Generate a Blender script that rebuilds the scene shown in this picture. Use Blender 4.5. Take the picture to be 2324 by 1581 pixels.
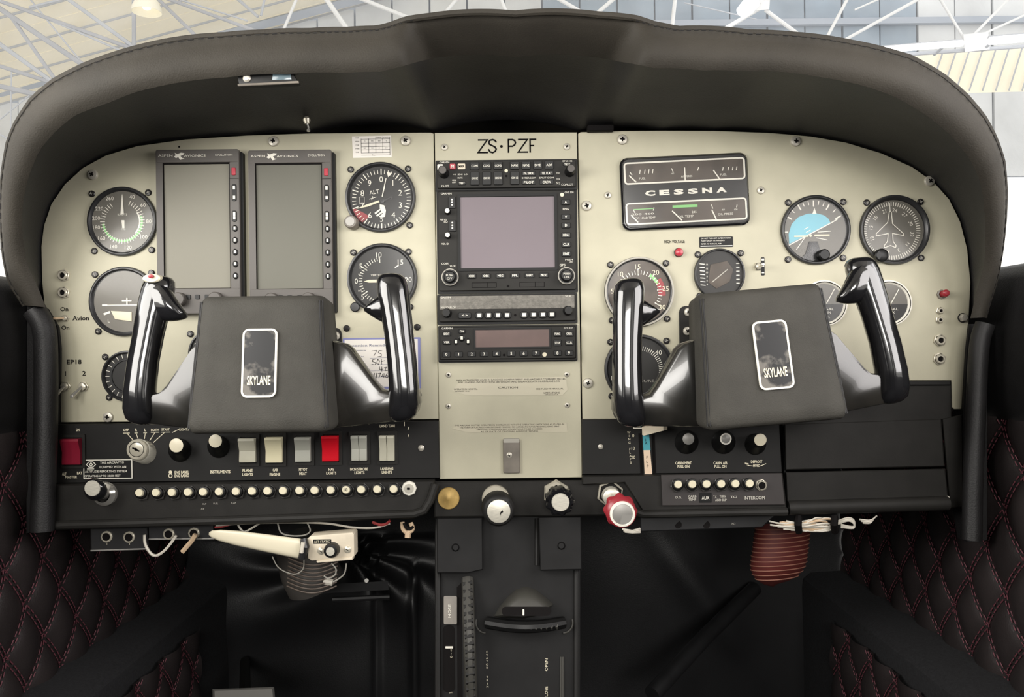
import bpy, bmesh, math, random
from mathutils import Matrix, Vector
random.seed(7)
for o in list(bpy.data.objects): bpy.data.objects.remove(o, do_unlink=True)
SC = bpy.context.scene
COL = SC.collection
# ---------------------------------------------------------------- camera, world, light, exposure
D = 0.9                      # camera to instrument panel, metres
S = 0.0005                   # metres per photo pixel on the panel plane
ROLL = math.radians(0.7)
CR, SR = math.cos(ROLL), math.sin(ROLL)
cam = bpy.data.cameras.new('camera'); cam_o = bpy.data.objects.new('camera', cam); COL.objects.link(cam_o)
cam.sensor_width = 36.0; cam.lens = 36.0 * D / (2324 * S); cam.clip_start = 0.02; cam.clip_end = 200
cam_o.matrix_world = Matrix.Translation((0, -D, 0)) @ Matrix.Rotation(math.pi/2, 4, 'X') @ Matrix.Rotation(-ROLL, 4, 'Z')
SC.camera = cam_o
W = bpy.data.worlds.new('world'); SC.world = W; W.use_nodes = True
W.node_tree.nodes['Background'].inputs[0].default_value = (1.0, 0.965, 0.90, 1)
W.node_tree.nodes['Background'].inputs[1].default_value = 0.95
def area(name, loc, target, sx, sy, power, col):
    l = bpy.data.lights.new(name, 'AREA'); l.shape = 'RECTANGLE'; l.size = sx; l.size_y = sy; l.energy = power; l.color = col
    o = bpy.data.objects.new(name, l); COL.objects.link(o); o.location = loc
    o.rotation_euler = (Vector(target) - Vector(loc)).to_track_quat('-Z', 'Y').to_euler(); return o
area('daylight_left_door_window', (-0.80, -0.66, 0.28), (0.25, -0.1, -0.05), 0.8, 0.52, 9, (1.0, 0.97, 0.92))
area('daylight_right_door_window', (0.80, -0.66, 0.28), (-0.25, -0.1, -0.05), 0.8, 0.52, 6.5, (1.0, 0.96, 0.95))
area('daylight_rear_window', (0.0, -2.62, 0.42), (0, 0, 0.0), 1.0, 0.40, 17, (1.0, 0.97, 0.92))
VS = SC.view_settings
VS.view_transform = 'Standard'; VS.look = 'None'; VS.gamma = 1; VS.use_curve_mapping = False; VS.exposure = 0.68

# ---------------------------------------------------------------- helpers
def P(px, py, d=0.0):
    """photo pixel + distance in front of the panel plane -> world point"""
    u = (px - 1162) * S; v = (790.5 - py) * S; f = (D - d) / D
    return Vector(((u*CR + v*SR) * f, -d, (-u*SR + v*CR) * f))
def lin(c): return tuple(((x/255)/12.92 if x/255 <= 0.04045 else ((x/255+0.055)/1.055)**2.4) for x in c)
MATS = {}
def mat(name, col, rough=0.5, metal=0.0, spec=0.5, noise=0.0, nscale=60.0, bump=0.0, bscale=400.0, coat=0.0, emit=0.0, stretch=None, col2=None, sheen=0.0):
    if name in MATS: return MATS[name]
    m = bpy.data.materials.new(name); m.use_nodes = True; nt = m.node_tree; b = nt.nodes['Principled BSDF']
    b.inputs['Base Color'].default_value = (*col, 1); b.inputs['Roughness'].default_value = rough; b.inputs['Metallic'].default_value = metal
    b.inputs['Specular IOR Level'].default_value = spec; b.inputs['Coat Weight'].default_value = coat
    if sheen: b.inputs['Sheen Weight'].default_value = sheen
    if emit: b.inputs['Emission Color'].default_value = (*col, 1); b.inputs['Emission Strength'].default_value = emit
    tc = nt.nodes.new('ShaderNodeTexCoord'); src = tc.outputs['Object']
    if stretch:
        mp = nt.nodes.new('ShaderNodeMapping'); mp.inputs['Scale'].default_value = stretch; nt.links.new(src, mp.inputs['Vector']); src = mp.outputs['Vector']
    if noise:
        n = nt.nodes.new('ShaderNodeTexNoise'); n.inputs['Scale'].default_value = nscale; n.inputs['Detail'].default_value = 5; nt.links.new(src, n.inputs['Vector'])
        r = nt.nodes.new('ShaderNodeValToRGB'); r.color_ramp.elements[0].position = 0.32; r.color_ramp.elements[1].position = 0.68
        c2 = col2 if col2 else tuple(min(1, c*(1+noise)) for c in col)
        r.color_ramp.elements[0].color = (*[c*(1-noise) for c in col], 1) if not col2 else (*col, 1); r.color_ramp.elements[1].color = (*c2, 1)
        nt.links.new(n.outputs['Fac'], r.inputs['Fac']); nt.links.new(r.outputs['Color'], b.inputs['Base Color'])
    if bump:
        n = nt.nodes.new('ShaderNodeTexNoise'); n.inputs['Scale'].default_value = bscale; n.inputs['Detail'].default_value = 4; nt.links.new(src, n.inputs['Vector'])
        bp = nt.nodes.new('ShaderNodeBump'); bp.inputs['Strength'].default_value = bump; bp.inputs['Distance'].default_value = 0.001
        nt.links.new(n.outputs['Fac'], bp.inputs['Height']); nt.links.new(bp.outputs['Normal'], b.inputs['Normal'])
    MATS[name] = m; return m
def glass_mat(name, tint=(1, 1, 1), haze=0.0, hazecol=(1, 1, 1), refl=1.0, hscale=9.0):
    m = bpy.data.materials.new(name); m.use_nodes = True; nt = m.node_tree; nt.nodes.remove(nt.nodes['Principled BSDF']); out = nt.nodes['Material Output']
    tr = nt.nodes.new('ShaderNodeBsdfTransparent'); tr.inputs[0].default_value = (*tint, 1)
    gl = nt.nodes.new('ShaderNodeBsdfGlossy'); gl.inputs['Roughness'].default_value = 0.16
    fr = nt.nodes.new('ShaderNodeFresnel'); fr.inputs[0].default_value = 1.45
    mu = nt.nodes.new('ShaderNodeMath'); mu.operation = 'MULTIPLY'; mu.inputs[1].default_value = refl; nt.links.new(fr.outputs[0], mu.inputs[0])
    mx = nt.nodes.new('ShaderNodeMixShader'); nt.links.new(mu.outputs[0], mx.inputs[0]); nt.links.new(tr.outputs[0], mx.inputs[1]); nt.links.new(gl.outputs[0], mx.inputs[2])
    last = mx
    if haze:
        tl = nt.nodes.new('ShaderNodeBsdfTranslucent'); tl.inputs[0].default_value = (*hazecol, 1)
        df = nt.nodes.new('ShaderNodeBsdfDiffuse'); df.inputs[0].default_value = (*hazecol, 1)
        a = nt.nodes.new('ShaderNodeMixShader'); nt.links.new(tl.outputs[0], a.inputs[1]); nt.links.new(df.outputs[0], a.inputs[2])
        tc = nt.nodes.new('ShaderNodeTexCoord'); mp = nt.nodes.new('ShaderNodeMapping'); mp.inputs['Rotation'].default_value = (0.3, 0.5, 0.8); mp.inputs['Scale'].default_value = (1, 4, 1)
        n = nt.nodes.new('ShaderNodeTexNoise'); n.inputs['Scale'].default_value = hscale; n.inputs['Detail'].default_value = 8; n.inputs['Roughness'].default_value = 0.7
        nt.links.new(tc.outputs['Object'], mp.inputs[0]); nt.links.new(mp.outputs[0], n.inputs['Vector'])
        r = nt.nodes.new('ShaderNodeMapRange'); r.inputs[1].default_value = 0.35; r.inputs[2].default_value = 0.75; r.inputs[3].default_value = haze*0.55; r.inputs[4].default_value = haze*1.6
        nt.links.new(n.outputs['Fac'], r.inputs[0])
        f = nt.nodes.new('ShaderNodeMixShader'); nt.links.new(r.outputs[0], f.inputs[0]); nt.links.new(mx.outputs[0], f.inputs[1]); nt.links.new(a.outputs[0], f.inputs[2]); last = f
    nt.links.new(last.outputs[0], out.inputs[0]); MATS[name] = m; return m

# ---- shapes: each returns (verts, faces) ; coordinates are photo-pixel style: x right, y DOWN, z towards the viewer
def lathe(cx, cy, prof, n=28, lean=(0, 0), oval=(1, 1), rot=0.0):
    V, F = [], []; rings = []
    for r, z in prof:
        ox, oy = cx + lean[0]*z, cy + lean[1]*z
        if r <= 1e-6: rings.append([len(V)]); V.append((ox, oy, z))
        else:
            rings.append(list(range(len(V), len(V)+n)))
            for i in range(n):
                a = rot + 2*math.pi*i/n; V.append((ox + r*oval[0]*math.cos(a), oy - r*oval[1]*math.sin(a), z))
    for A, B in zip(rings, rings[1:]):
        for i in range(n):
            j = (i+1) % n
            if len(A) == 1 and len(B) == 1: break
            if len(A) == 1: F.append((A[0], B[i], B[j]))
            elif len(B) == 1: F.append((A[i], A[j], B[0]))
            else: F.append((A[i], A[j], B[j], B[i]))
    return V, F
def loft(rings, caps=True, closed=True, loop=False):
    V, F = [], []; n = len(rings[0])
    for r in rings: V += [tuple(p) for p in r]
    m = len(rings)
    for k in range(m if loop else m-1):
        a = k*n; b = ((k+1) % m)*n
        for i in range(n if closed else n-1):
            j = (i+1) % n; F.append((a+i, a+j, b+j, b+i))
    if caps and not loop: F.append(tuple(range(n))); F.append(tuple(range((m-1)*n, m*n)))
    return V, F
def rr(x0, y0, x1, y1, r, n=4):
    r = max(0.01, min(r, (x1-x0)/2-0.01, (y1-y0)/2-0.01)); o = []
    for cx, cy, a0 in ((x1-r, y0+r, -90), (x1-r, y1-r, 0), (x0+r, y1-r, 90), (x0+r, y0+r, 180)):
        for i in range(n+1):
            a = math.radians(a0 + 90*i/n); o.append((cx + r*math.cos(a), cy + r*math.sin(a)))
    return o
def rbox(x0, y0, x1, y1, z0, z1, r=2, bev=0.0, n=3):
    R = [[(x, y, z0) for x, y in rr(x0, y0, x1, y1, r, n)], [(x, y, z1-bev) for x, y in rr(x0, y0, x1, y1, r, n)]]
    if bev: R.append([(x, y, z1) for x, y in rr(x0+bev, y0+bev, x1-bev, y1-bev, max(r-bev, 0.3), n)])
    return loft(R)
def frame(x0, y0, x1, y1, w, z0, z1, r=4, n=4, ri=None):
    o = rr(x0, y0, x1, y1, r, n); i = rr(x0+w, y0+w, x1-w, y1-w, max(r-w, 0.5) if ri is None else ri, n)
    return loft([[(x, y, z0) for x, y in o], [(x, y, z1) for x, y in o], [(x, y, z1) for x, y in i], [(x, y, z0) for x, y in i]], loop=True)
def inset(pts, b):
    n = len(pts); A = sum(pts[i][0]*pts[(i+1) % n][1] - pts[(i+1) % n][0]*pts[i][1] for i in range(n)); s = 1 if A > 0 else -1; out = []
    for i in range(n):
        p, q, r = Vector(pts[i-1]), Vector(pts[i]), Vector(pts[(i+1) % n]); e1 = (q-p).normalized(); e2 = (r-q).normalized()
        n1 = Vector((-e1.y, e1.x))*s; n2 = Vector((-e2.y, e2.x))*s; m = (n1+n2); l = m.length
        m = m/l if l > 1e-6 else n1; k = b/max(0.45, m.dot(n1)); out.append((q.x+m.x*k, q.y+m.y*k))
    return out
def poly(pts, z0, z1, bev=0.0):
    R = [[(x, y, z0) for x, y in pts], [(x, y, z1-bev) for x, y in pts]]
    if bev: R.append([(x, y, z1-bev*0.3) for x, y in inset(pts, bev*0.3)]); R.append([(x, y, z1) for x, y in inset(pts, bev)])
    return loft(R)
def disc(cx, cy, r, z, n=32, oval=(1, 1)):
    return [(cx + r*oval[0]*math.cos(2*math.pi*i/n), cy - r*oval[1]*math.sin(2*math.pi*i/n), z) for i in range(n)], [tuple(range(n))]
def flat(pts, z): return [(x, y, z) for x, y in pts], [tuple(range(len(pts)))]
def ribbon(lines, w, z):
    V, F = [], []
    for L in lines:
        L = [Vector(p) for p in L]; n = len(L); b = len(V)
        cl = (L[0]-L[-1]).length < 1e-6 and n > 2
        for i in range(n):
            a = L[i-1] if i else (L[-2] if cl else None); c = L[i+1] if i < n-1 else (L[1] if cl else None)
            d1 = (L[i]-a).normalized() if a is not None else None; d2 = (c-L[i]).normalized() if c is not None else None
            d = (d1+d2) if d1 is not None and d2 is not None else (d1 if d1 is not None else d2)
            if d.length < 1e-6: d = d1
            d = d.normalized(); nn = Vector((-d.y, d.x)); k = w/2
            if d1 is not None and d2 is not None: k = w/2/max(0.5, nn.dot(Vector((-d1.y, d1.x))))
            e = Vector((0, 0))
            if not cl and i == 0: e = -d*w*0.35
            if not cl and i == n-1: e = d*w*0.35
            q = L[i]+e; V.append((q.x+nn.x*k, q.y+nn.y*k, z)); V.append((q.x-nn.x*k, q.y-nn.y*k, z))
        for i in range(n-1): F.append((b+2*i, b+2*i+2, b+2*i+3, b+2*i+1))
    return V, F
def arc(cx, cy, r, a0, a1, n=24):   # clock degrees: 0 up, clockwise
    return [(cx + r*math.sin(math.radians(a0+(a1-a0)*i/n)), cy - r*math.cos(math.radians(a0+(a1-a0)*i/n))) for i in range(n+1)]
def pol(cx, cy, r, a): return (cx + r*math.sin(math.radians(a)), cy - r*math.cos(math.radians(a)))
def ticks(cx, cy, r0, r1, angs, w, z):
    V, F = [], []
    for a in angs:
        v, f = ribbon([[pol(cx, cy, r0, a), pol(cx, cy, r1, a)]], w, z); b = len(V); V += v; F += [tuple(i+b for i in q) for q in f]
    return V, F
def tube(pts, r, n=8, caps=True, flatten=1.0):
    pts = [Vector(p) for p in pts]; rings = []; m = len(pts); up = None
    for i in range(m):
        t = (pts[min(i+1, m-1)] - pts[max(i-1, 0)]).normalized()
        if up is None: up = Vector((0, 0, 1)) if abs(t.z) < 0.9 else Vector((1, 0, 0))
        x = t.cross(up).normalized(); up = x.cross(t).normalized(); rad = r[i] if isinstance(r, (list, tuple)) else r
        rings.append([pts[i] + x*rad*math.cos(2*math.pi*k/n) + up*rad*flatten*math.sin(2*math.pi*k/n) for k in range(n)])
    return loft(rings, caps)
def spline(pts, n=6):
    pts = [Vector(p) for p in pts]; out = []
    for i in range(len(pts)-1):
        a, b, c, d = pts[max(i-1, 0)], pts[i], pts[i+1], pts[min(i+2, len(pts)-1)]
        for k in range(n):
            t = k/n; out.append(0.5*((2*b)+(c-a)*t+(2*a-5*b+4*c-d)*t*t+(3*b-a-3*c+d)*t*t*t))
    out.append(pts[-1]); return out
TXT = {}
def _text(s, bold):
    k = (s, bold)
    if k not in TXT:
        c = bpy.data.curves.new('t', 'FONT'); c.body = s; c.resolution_u = 2; c.align_x = 'CENTER'; c.offset = bold
        o = bpy.data.objects.new('t', c); me = o.to_mesh()
        TXT[k] = ([tuple(v.co) for v in me.vertices], [tuple(p.vertices) for p in me.polygons]); o.to_mesh_clear(); bpy.data.objects.remove(o); bpy.data.curves.remove(c)
    return TXT[k]
def txt(s, x, y, h, z, rot=0.0, width=None, bold=0.0, sx=1.0, shear=0.0):
    """centred text, cap height h, baseline-centred on (x,y); width forces the total width"""
    v, f = _text(s, bold)
    if not v: return [], []
    k = h/0.69; xs = [p[0] for p in v]; w0 = (max(xs)-min(xs)); cx = (max(xs)+min(xs))/2
    kx = (width/w0) if width else k*sx; a = math.radians(rot); V = []
    for p in v:
        lx, ly = (p[0]-cx)*kx + (p[1]-0.345)*k*shear, (p[1]-0.345)*k
        V.append((x + lx*math.cos(a) - ly*math.sin(a), y - (lx*math.sin(a) + ly*math.cos(a)), z))
    return V, f
def vtext(s, x, y0, step, h, z): return [txt(c, x, y0+i*step, h, z) for i, c in enumerate(s) if c != ' ']

def mesh_obj(name, shapes, m, conv, parent=None, smooth=35, kind=None, recalc=True):
    if isinstance(shapes, tuple): shapes = [shapes]
    V, F = [], []
    for v, f in shapes:
        b = len(V); V += [conv(p) for p in v]; F += [tuple(i+b for i in q) for q in f]
    me = bpy.data.meshes.new(name); me.from_pydata(V, [], F)
    if recalc:
        bm = bmesh.new(); bm.from_mesh(me); bmesh.ops.recalc_face_normals(bm, faces=bm.faces); bm.to_mesh(me); bm.free()
    if smooth:
        me.polygons.foreach_set('use_smooth', [True]*len(me.polygons)); me.set_sharp_from_angle(angle=math.radians(smooth))
    me.materials.append(m if not isinstance(m, str) else MATS[m])
    o = bpy.data.objects.new(name, me); COL.objects.link(o)
    if parent is not None: o.parent = parent
    if kind: o['kind'] = kind
    return o
def tag(o, label=None, cat=None, group=None, kind=None):
    if label: o['label'] = label
    if cat: o['category'] = cat
    if group: o['group'] = group
    if kind: o['kind'] = kind
    return o
class T:
    """a thing: an Empty at its base; parts given in pixel-style coordinates (x right, y down, z out of the panel)"""
    def __init__(s, name, label, cat, px, py, d=0.0, org=None, rz=0.0, tilt=0.0, group=None, kind=None, raw=False):
        s.raw = raw; s.o = bpy.data.objects.new(name, None); COL.objects.link(s.o); s.o.empty_display_size = 0.02
        s.org = org if org is not None else (px, py); s.k = S*(D-d)/D; s.loc = P(px, py, d)
        s.o.location = s.loc
        if not raw: s.o.rotation_euler = (math.pi/2 + math.radians(tilt), 0, 0) if not rz else (Matrix.Rotation(math.pi/2+math.radians(tilt), 3, 'X') @ Matrix.Rotation(math.radians(rz), 3, 'Z')).to_euler()
        tag(s.o, label, cat, group, kind)
    def conv(s, p):
        if s.raw: return (p[0]-s.loc.x, p[1]-s.loc.y, p[2]-s.loc.z)
        return ((p[0]-s.org[0])*s.k, (s.org[1]-p[1])*s.k, p[2]*s.k)
    def part(s, name, shapes, m, parent=None, smooth=35, kind=None, recalc=True, label=None):
        o = mesh_obj(name, shapes, m, s.conv, parent if parent is not None else s.o, smooth, kind, recalc)
        if label: o['label'] = label
        return o
def solo(name, label, cat, shapes, m, px, py, d=0.0, group=None, kind=None, smooth=35, raw=False, tilt=0.0, rz=0.0):
    """a thing that is one mesh"""
    loc = P(px, py, d); k = S*(D-d)/D
    cv = (lambda p: (p[0]-loc.x, p[1]-loc.y, p[2]-loc.z)) if raw else (lambda p: ((p[0]-px)*k, (py-p[1])*k, p[2]*k))
    o = mesh_obj(name, shapes, m, cv, None, smooth); o.location = loc
    if not raw: o.rotation_euler = (Matrix.Rotation(math.pi/2+math.radians(tilt), 3, 'X') @ Matrix.Rotation(math.radians(rz), 3, 'Z')).to_euler()
    return tag(o, label, cat, group, kind)
def copy_tree(o, parent=None):
    c = o.copy(); COL.objects.link(c); c.parent = parent
    for ch in list(o.children): copy_tree(ch, c)
    return c
ORD = 'first second third fourth fifth sixth seventh eighth ninth tenth eleventh twelfth thirteenth fourteenth fifteenth sixteenth seventeenth eighteenth'.split()

# ---------------------------------------------------------------- materials
mat('panel_paint', (0.472, 0.445, 0.332), 0.55, noise=0.05, nscale=25, bump=0.05, bscale=900)
mat('leather', (0.031, 0.027, 0.021), 0.7, spec=0.3, noise=0.18, nscale=18, bump=0.35, bscale=700)
mat('pad_leather', (0.046, 0.0435, 0.0375), 0.65, spec=0.22, noise=0.12, nscale=30, bump=0.4, bscale=900)
mat('black_leather', (0.012, 0.0115, 0.012), 0.5, spec=0.35, noise=0.3, nscale=20, bump=0.3, bscale=600)
mat('quilt_leather', (0.025, 0.020, 0.020), 0.45, spec=0.4, noise=0.25, nscale=14, bump=0.3, bscale=600)
mat('red_thread', (0.13, 0.035, 0.048), 0.7)
mat('carpet', (0.014, 0.014, 0.016), 0.95, noise=0.4, nscale=300, bump=0.8, bscale=900)
mat('vinyl', (0.012, 0.012, 0.013), 0.42, spec=0.5, noise=0.2, nscale=12, bump=0.2, bscale=500)
mat('pedestal_black', (0.0085, 0.0083, 0.0085), 0.6, spec=0.2, noise=0.2, nscale=40)
mat('black_plastic', (0.016, 0.015, 0.0135), 0.6, spec=0.25, noise=0.15, nscale=40, bump=0.08, bscale=900)
mat('satin_black', (0.0135, 0.013, 0.0125), 0.5, spec=0.25, noise=0.15, nscale=30)
mat('radio_black', (0.019, 0.018, 0.016), 0.55, spec=0.25, noise=0.08, nscale=50)
mat('radio_case', (0.006, 0.006, 0.006), 0.5, spec=0.3)
mat('button_black', (0.006, 0.006, 0.006), 0.4, spec=0.3)
mat('aspen_grey', (0.085, 0.076, 0.068), 0.5, noise=0.06, nscale=40)
mat('gloss_black', (0.008, 0.008, 0.009), 0.12, coat=0.8, noise=0.25, nscale=30)
mat('worn_black', (0.008, 0.008, 0.0075), 0.2, coat=0.3, noise=0.5, nscale=22, col2=(0.022, 0.020, 0.017))
mat('dial_black', (0.022, 0.021, 0.020), 0.6)
mat('dial_brown', (0.085, 0.068, 0.055), 0.6, noise=0.3, nscale=40)
mat('dial_veil_grey', (0.13, 0.12, 0.10), 0.5, noise=0.12, nscale=15)  # reflection veil of the gauge glass is put into this dial grey
mat('bezel_black', (0.020, 0.020, 0.021), 0.35)
mat('screw_black', (0.020, 0.018, 0.018), 0.3, metal=0.3)
mat('screw_steel', (0.52, 0.49, 0.42), 0.35, metal=0.35)
mat('nut_dark', (0.05, 0.048, 0.045), 0.35)
_e = mat('emblem_worn', (0.006, 0.006, 0.007), 0.25, noise=0.5, nscale=38, col2=(0.13, 0.12, 0.105))
_r = [n for n in _e.node_tree.nodes if n.type == 'VALTORGB'][0].color_ramp; _r.elements[0].position = 0.50; _r.elements[1].position = 0.56
mat('chrome', (0.62, 0.60, 0.55), 0.15, metal=0.7)
mat('brushed', (0.66, 0.63, 0.54), 0.35, metal=0.4, noise=0.12, nscale=200, stretch=(1, 8, 1))
mat('nut_metal', (0.58, 0.54, 0.44), 0.3, metal=0.4)
mat('brass', (0.42, 0.28, 0.09), 0.5, metal=0.35, noise=0.15, nscale=200)
mat('white_ink', (0.78, 0.75, 0.66), 0.6)
mat('cream_ink', (0.72, 0.66, 0.50), 0.6)
mat('grey_ink', (0.42, 0.40, 0.35), 0.6)
mat('black_ink', (0.006, 0.005, 0.005), 0.7, spec=0.1)
mat('blue_ink', (0.05, 0.06, 0.16), 0.6)
mat('green_ink', (0.24, 0.55, 0.20), 0.6)
mat('red_ink', (0.30, 0.05, 0.055), 0.6)
mat('blue_border', (0.20, 0.21, 0.42), 0.5)
mat('paper', (0.78, 0.74, 0.68), 0.7)
mat('sky_blue', (0.16, 0.46, 0.56), 0.5)
mat('lcd_reflection', (0.20, 0.19, 0.152), 0.5, spec=0.3, noise=0.04, nscale=6)  # window reflection is put into the blank screen's colour
mat('lcd_reflection_dim', (0.13, 0.127, 0.103), 0.5, spec=0.3, noise=0.05, nscale=6)  # same blank screen with a weaker reflection in its colour
mat('screen_violet_reflection', (0.165, 0.135, 0.15), 0.42, spec=0.35, noise=0.04, nscale=8)  # violet reflection put into the screen colour as one even tone
mat('screen_textured', (0.15, 0.14, 0.12), 0.45, noise=0.25, nscale=260, bump=0.6, bscale=700)
mat('screen_red_reflection', (0.13, 0.08, 0.07), 0.35, spec=0.3, noise=0.25, nscale=14)  # red reflection on the transponder window is put into its colour
mat('rocker_cream', (0.50, 0.48, 0.38), 0.4, noise=0.06, nscale=60)
mat('rocker_bright', (0.74, 0.68, 0.46), 0.4)
mat('rocker_grey', (0.43, 0.43, 0.37), 0.4)
mat('rocker_red', (0.66, 0.006, 0.018), 0.3)
mat('rocker_wine', (0.22, 0.012, 0.030), 0.3)
mat('knob_red', (0.30, 0.025, 0.035), 0.3)
mat('lamp_red', (0.42, 0.03, 0.05), 0.25)
mat('breaker_cap', (0.74, 0.68, 0.50), 0.45)
mat('handle_ivory', (0.72, 0.66, 0.50), 0.35)
mat('box_ivory', (0.66, 0.58, 0.45), 0.5, noise=0.12, nscale=40)
mat('wire_white', (0.62, 0.58, 0.50), 0.5)
mat('wire_red', (0.40, 0.05, 0.05), 0.5)
mat('wire_tan', (0.55, 0.40, 0.26), 0.6)
mat('hose_red', (0.10, 0.016, 0.013), 0.6, noise=0.15, nscale=50)
mat('hose_thread', (0.30, 0.13, 0.09), 0.6)
mat('duct_wire', (0.13, 0.10, 0.08), 0.5)
mat('hose_dark', (0.05, 0.045, 0.04), 0.6)
mat('teal_tape', (0.05, 0.30, 0.36), 0.5)
mat('peach_tape', (0.72, 0.55, 0.40), 0.5)
mat('taupe_metal', (0.17, 0.15, 0.125), 0.4, noise=0.2, nscale=60)
mat('grey_metal', (0.30, 0.29, 0.27), 0.4, metal=0.4)
mat('bracket_dark', (0.016, 0.016, 0.017), 0.45, noise=0.2, nscale=40)
mat('roof_cream', (0.93, 0.86, 0.68), 0.8, noise=0.05, nscale=1.5)
mat('wall_pale', (0.62, 0.64, 0.66), 0.8, noise=0.12, nscale=1.2)
mat('wall_blue', (0.27, 0.33, 0.40), 0.8, noise=0.14, nscale=1.4)
mat('beam_blue', (0.34, 0.38, 0.45), 0.7)
mat('truss_white', (0.70, 0.71, 0.72), 0.6)
mat('truss_mid', (0.33, 0.34, 0.37), 0.6)
mat('truss_grey', (0.40, 0.42, 0.46), 0.6)
mat('strip_lamp', (1.0, 1.0, 1.0), 0.5, emit=3.0)
mat('bulb', (1.0, 0.93, 0.75), 0.5, emit=1.5)
mat('lamp_dish', (0.80, 0.76, 0.62), 0.5)
mat('concrete', (0.55, 0.53, 0.50), 0.9, noise=0.15, nscale=2)
glass_mat('dial_glass', refl=0.55); glass_mat('windshield_glass', (0.97, 0.98, 1.0), haze=0.13, hazecol=(0.92, 0.95, 1.0), refl=0.5)

# ================================================================= SETTING: cabin shell
WX = 0.56
def quilt_wall(name, side, y0, y1, z0, z1, ny=150, nz=110, x=WX, label=None, a=0.070, b=0.095, amp=0.012):
    V, F = [], []
    def h(y, z):
        u = y/a + z/b; v = y/a - z/b
        return amp*(abs(math.sin(math.pi*u))*abs(math.sin(math.pi*v)))**0.45
    for j in range(nz+1):
        for i in range(ny+1):
            y = y0+(y1-y0)*i/ny; z = z0+(z1-z0)*j/nz; V.append((side*(x-h(y, z)), y, z))
    for j in range(nz):
        for i in range(ny):
            q = j*(ny+1)+i; F.append((q, q+1, q+ny+2, q+ny+1))
    o = mesh_obj(name, (V, F), 'quilt_leather', lambda p: p, None, 80)
    tag(o, kind='structure')
    # double rows of thread dashes along the quilting lines
    sh = []
    for sg in (1, -1):
        k0 = -14
        for k in range(k0, 16):
            for off in (-0.0032, 0.0032):
                t = 0.0
                L = 0.0085; n = int((z1-z0)/(L*0.86))
                for s_ in range(n):
                    z = z0 + s_*L*0.86; zz = z + L*0.55
                    y = a*(k - sg*z/b) + off; yy = a*(k - sg*zz/b) + off
                    if y0+0.003 < y < y1-0.003 and y0+0.003 < yy < y1-0.003 and zz < z1:
                        sh.append(tube([(side*(x-0.0016-h(y, z)), y, z), (side*(x-0.0016-h(yy, zz)), yy, zz)], 0.00075, 4))
    st = mesh_obj('stitching', sh, 'red_thread', lambda p: p, o, 0, 'stuff')
    return o
wl = quilt_wall('wall_left', -1, -0.30, 0.44, -0.385, -0.085)
wr = quilt_wall('wall_right', 1, -0.30, 0.44, -0.385, -0.085)
for o, sd, lb in ((wl, -1, 'left'), (wr, 1, 'right')):
    o['label'] = 'black diamond quilted leather side wall with red stitching on the %s' % lb
    # smooth upper door panel with a rolled sill, the carpeted ledge and the quilted kick face
    rings = []
    for y in (-0.30, 0.44):
        rings.append([(sd*(WX+dx), y, z) for dx, z in ((0.03, -0.09), (-0.004, -0.088), (-0.010, -0.06), (-0.012, 0.03), (-0.008, 0.07), (0.0, 0.083), (0.012, 0.088), (0.03, 0.086))])
    p = mesh_obj('door_panel', loft(rings), 'black_leather', lambda q: q, o, 40)
    rings = [[(sd*X, y, z) for X, z in ((0.58, -0.38), (0.50, -0.385), (0.488, -0.395), (0.486, -0.41), (0.486, -0.62), (0.58, -0.62))] for y in (-0.3, 0.44)]
    mesh_obj('carpet_ledge', loft(rings), 'carpet', lambda q: q, o, 40)
k1 = quilt_wall('trim_1', 1, -0.2, 0.30, -0.62, -0.415, 90, 50, x=0.484); k1['label'] = 'quilted black kick panel with stitching beside the right footwell floor'
k2 = quilt_wall('trim_2', -1, -0.2, 0.30, -0.62, -0.415, 90, 50, x=0.484); k2['label'] = 'quilted black kick panel with stitching beside the left footwell floor'
fl = mesh_obj('floor', loft([[(-0.58, y, -0.62), (0.58, y, -0.62), (0.58, y, -0.64), (-0.58, y, -0.64)] for y in (-2.45, 0.46)]), 'carpet', lambda q: q, None, 30); tag(fl, 'black carpeted cockpit floor', None, None, 'structure')
# firewall: black vinyl drape with wrinkles
def firewall():
    V, F = [], []; nx, nz = 220, 150
    def h(x, z):
        e = 0.0
        for cx, cz, kx, n, amp in ((-0.29, -0.345, 0.20, 7, 0.014),):
            dx, dz = x-cx, z-cz; r = math.hypot(dx, dz)+1e-4; a = math.atan2(dz, dx)
            w = math.exp(-(r/kx)**2)*(1-math.exp(-(r/0.02)**2))
            if dz < 0.03: e += amp*w*math.sin(n*a + 3*math.sin(2*a) + 4*r/kx)
        e += 0.010*math.exp(-((x+0.27-0.25*(z+0.45))/0.10)**2-((z+0.42)/0.05)**2)
        e += 0.006*math.sin(13*x+5*z)*math.sin(9*z-4*x) + (0.010*math.exp(-((x-0.30+0.7*(z+0.40))/0.035)**2-((z+0.42)/0.12)**2))
        e += 0.009*math.exp(-((x+0.17)/0.006)**2)*(1 if z < -0.36 else 0) + 0.008*math.exp(-((x+0.235)/0.005)**2)*(1 if z < -0.36 else 0)
        return e
    for j in range(nz+1):
        for i in range(nx+1):
            x = -0.58+1.16*i/nx; zt_ = 0.26*math.sqrt(max(0.0, 1-(x/0.6)**2)); z = -0.63+(zt_+0.63)*j/nz; V.append((x, 0.44-h(x, z), z))
    for j in range(nz):
        for i in range(nx): q = j*(nx+1)+i; F.append((q, q+1, q+nx+2, q+nx+1))
    o = mesh_obj('wall_front', (V, F), 'vinyl', lambda q: q, None, 80); tag(o, 'black wrinkled vinyl covered firewall behind the footwells', None, None, 'structure')
firewall()

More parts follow.
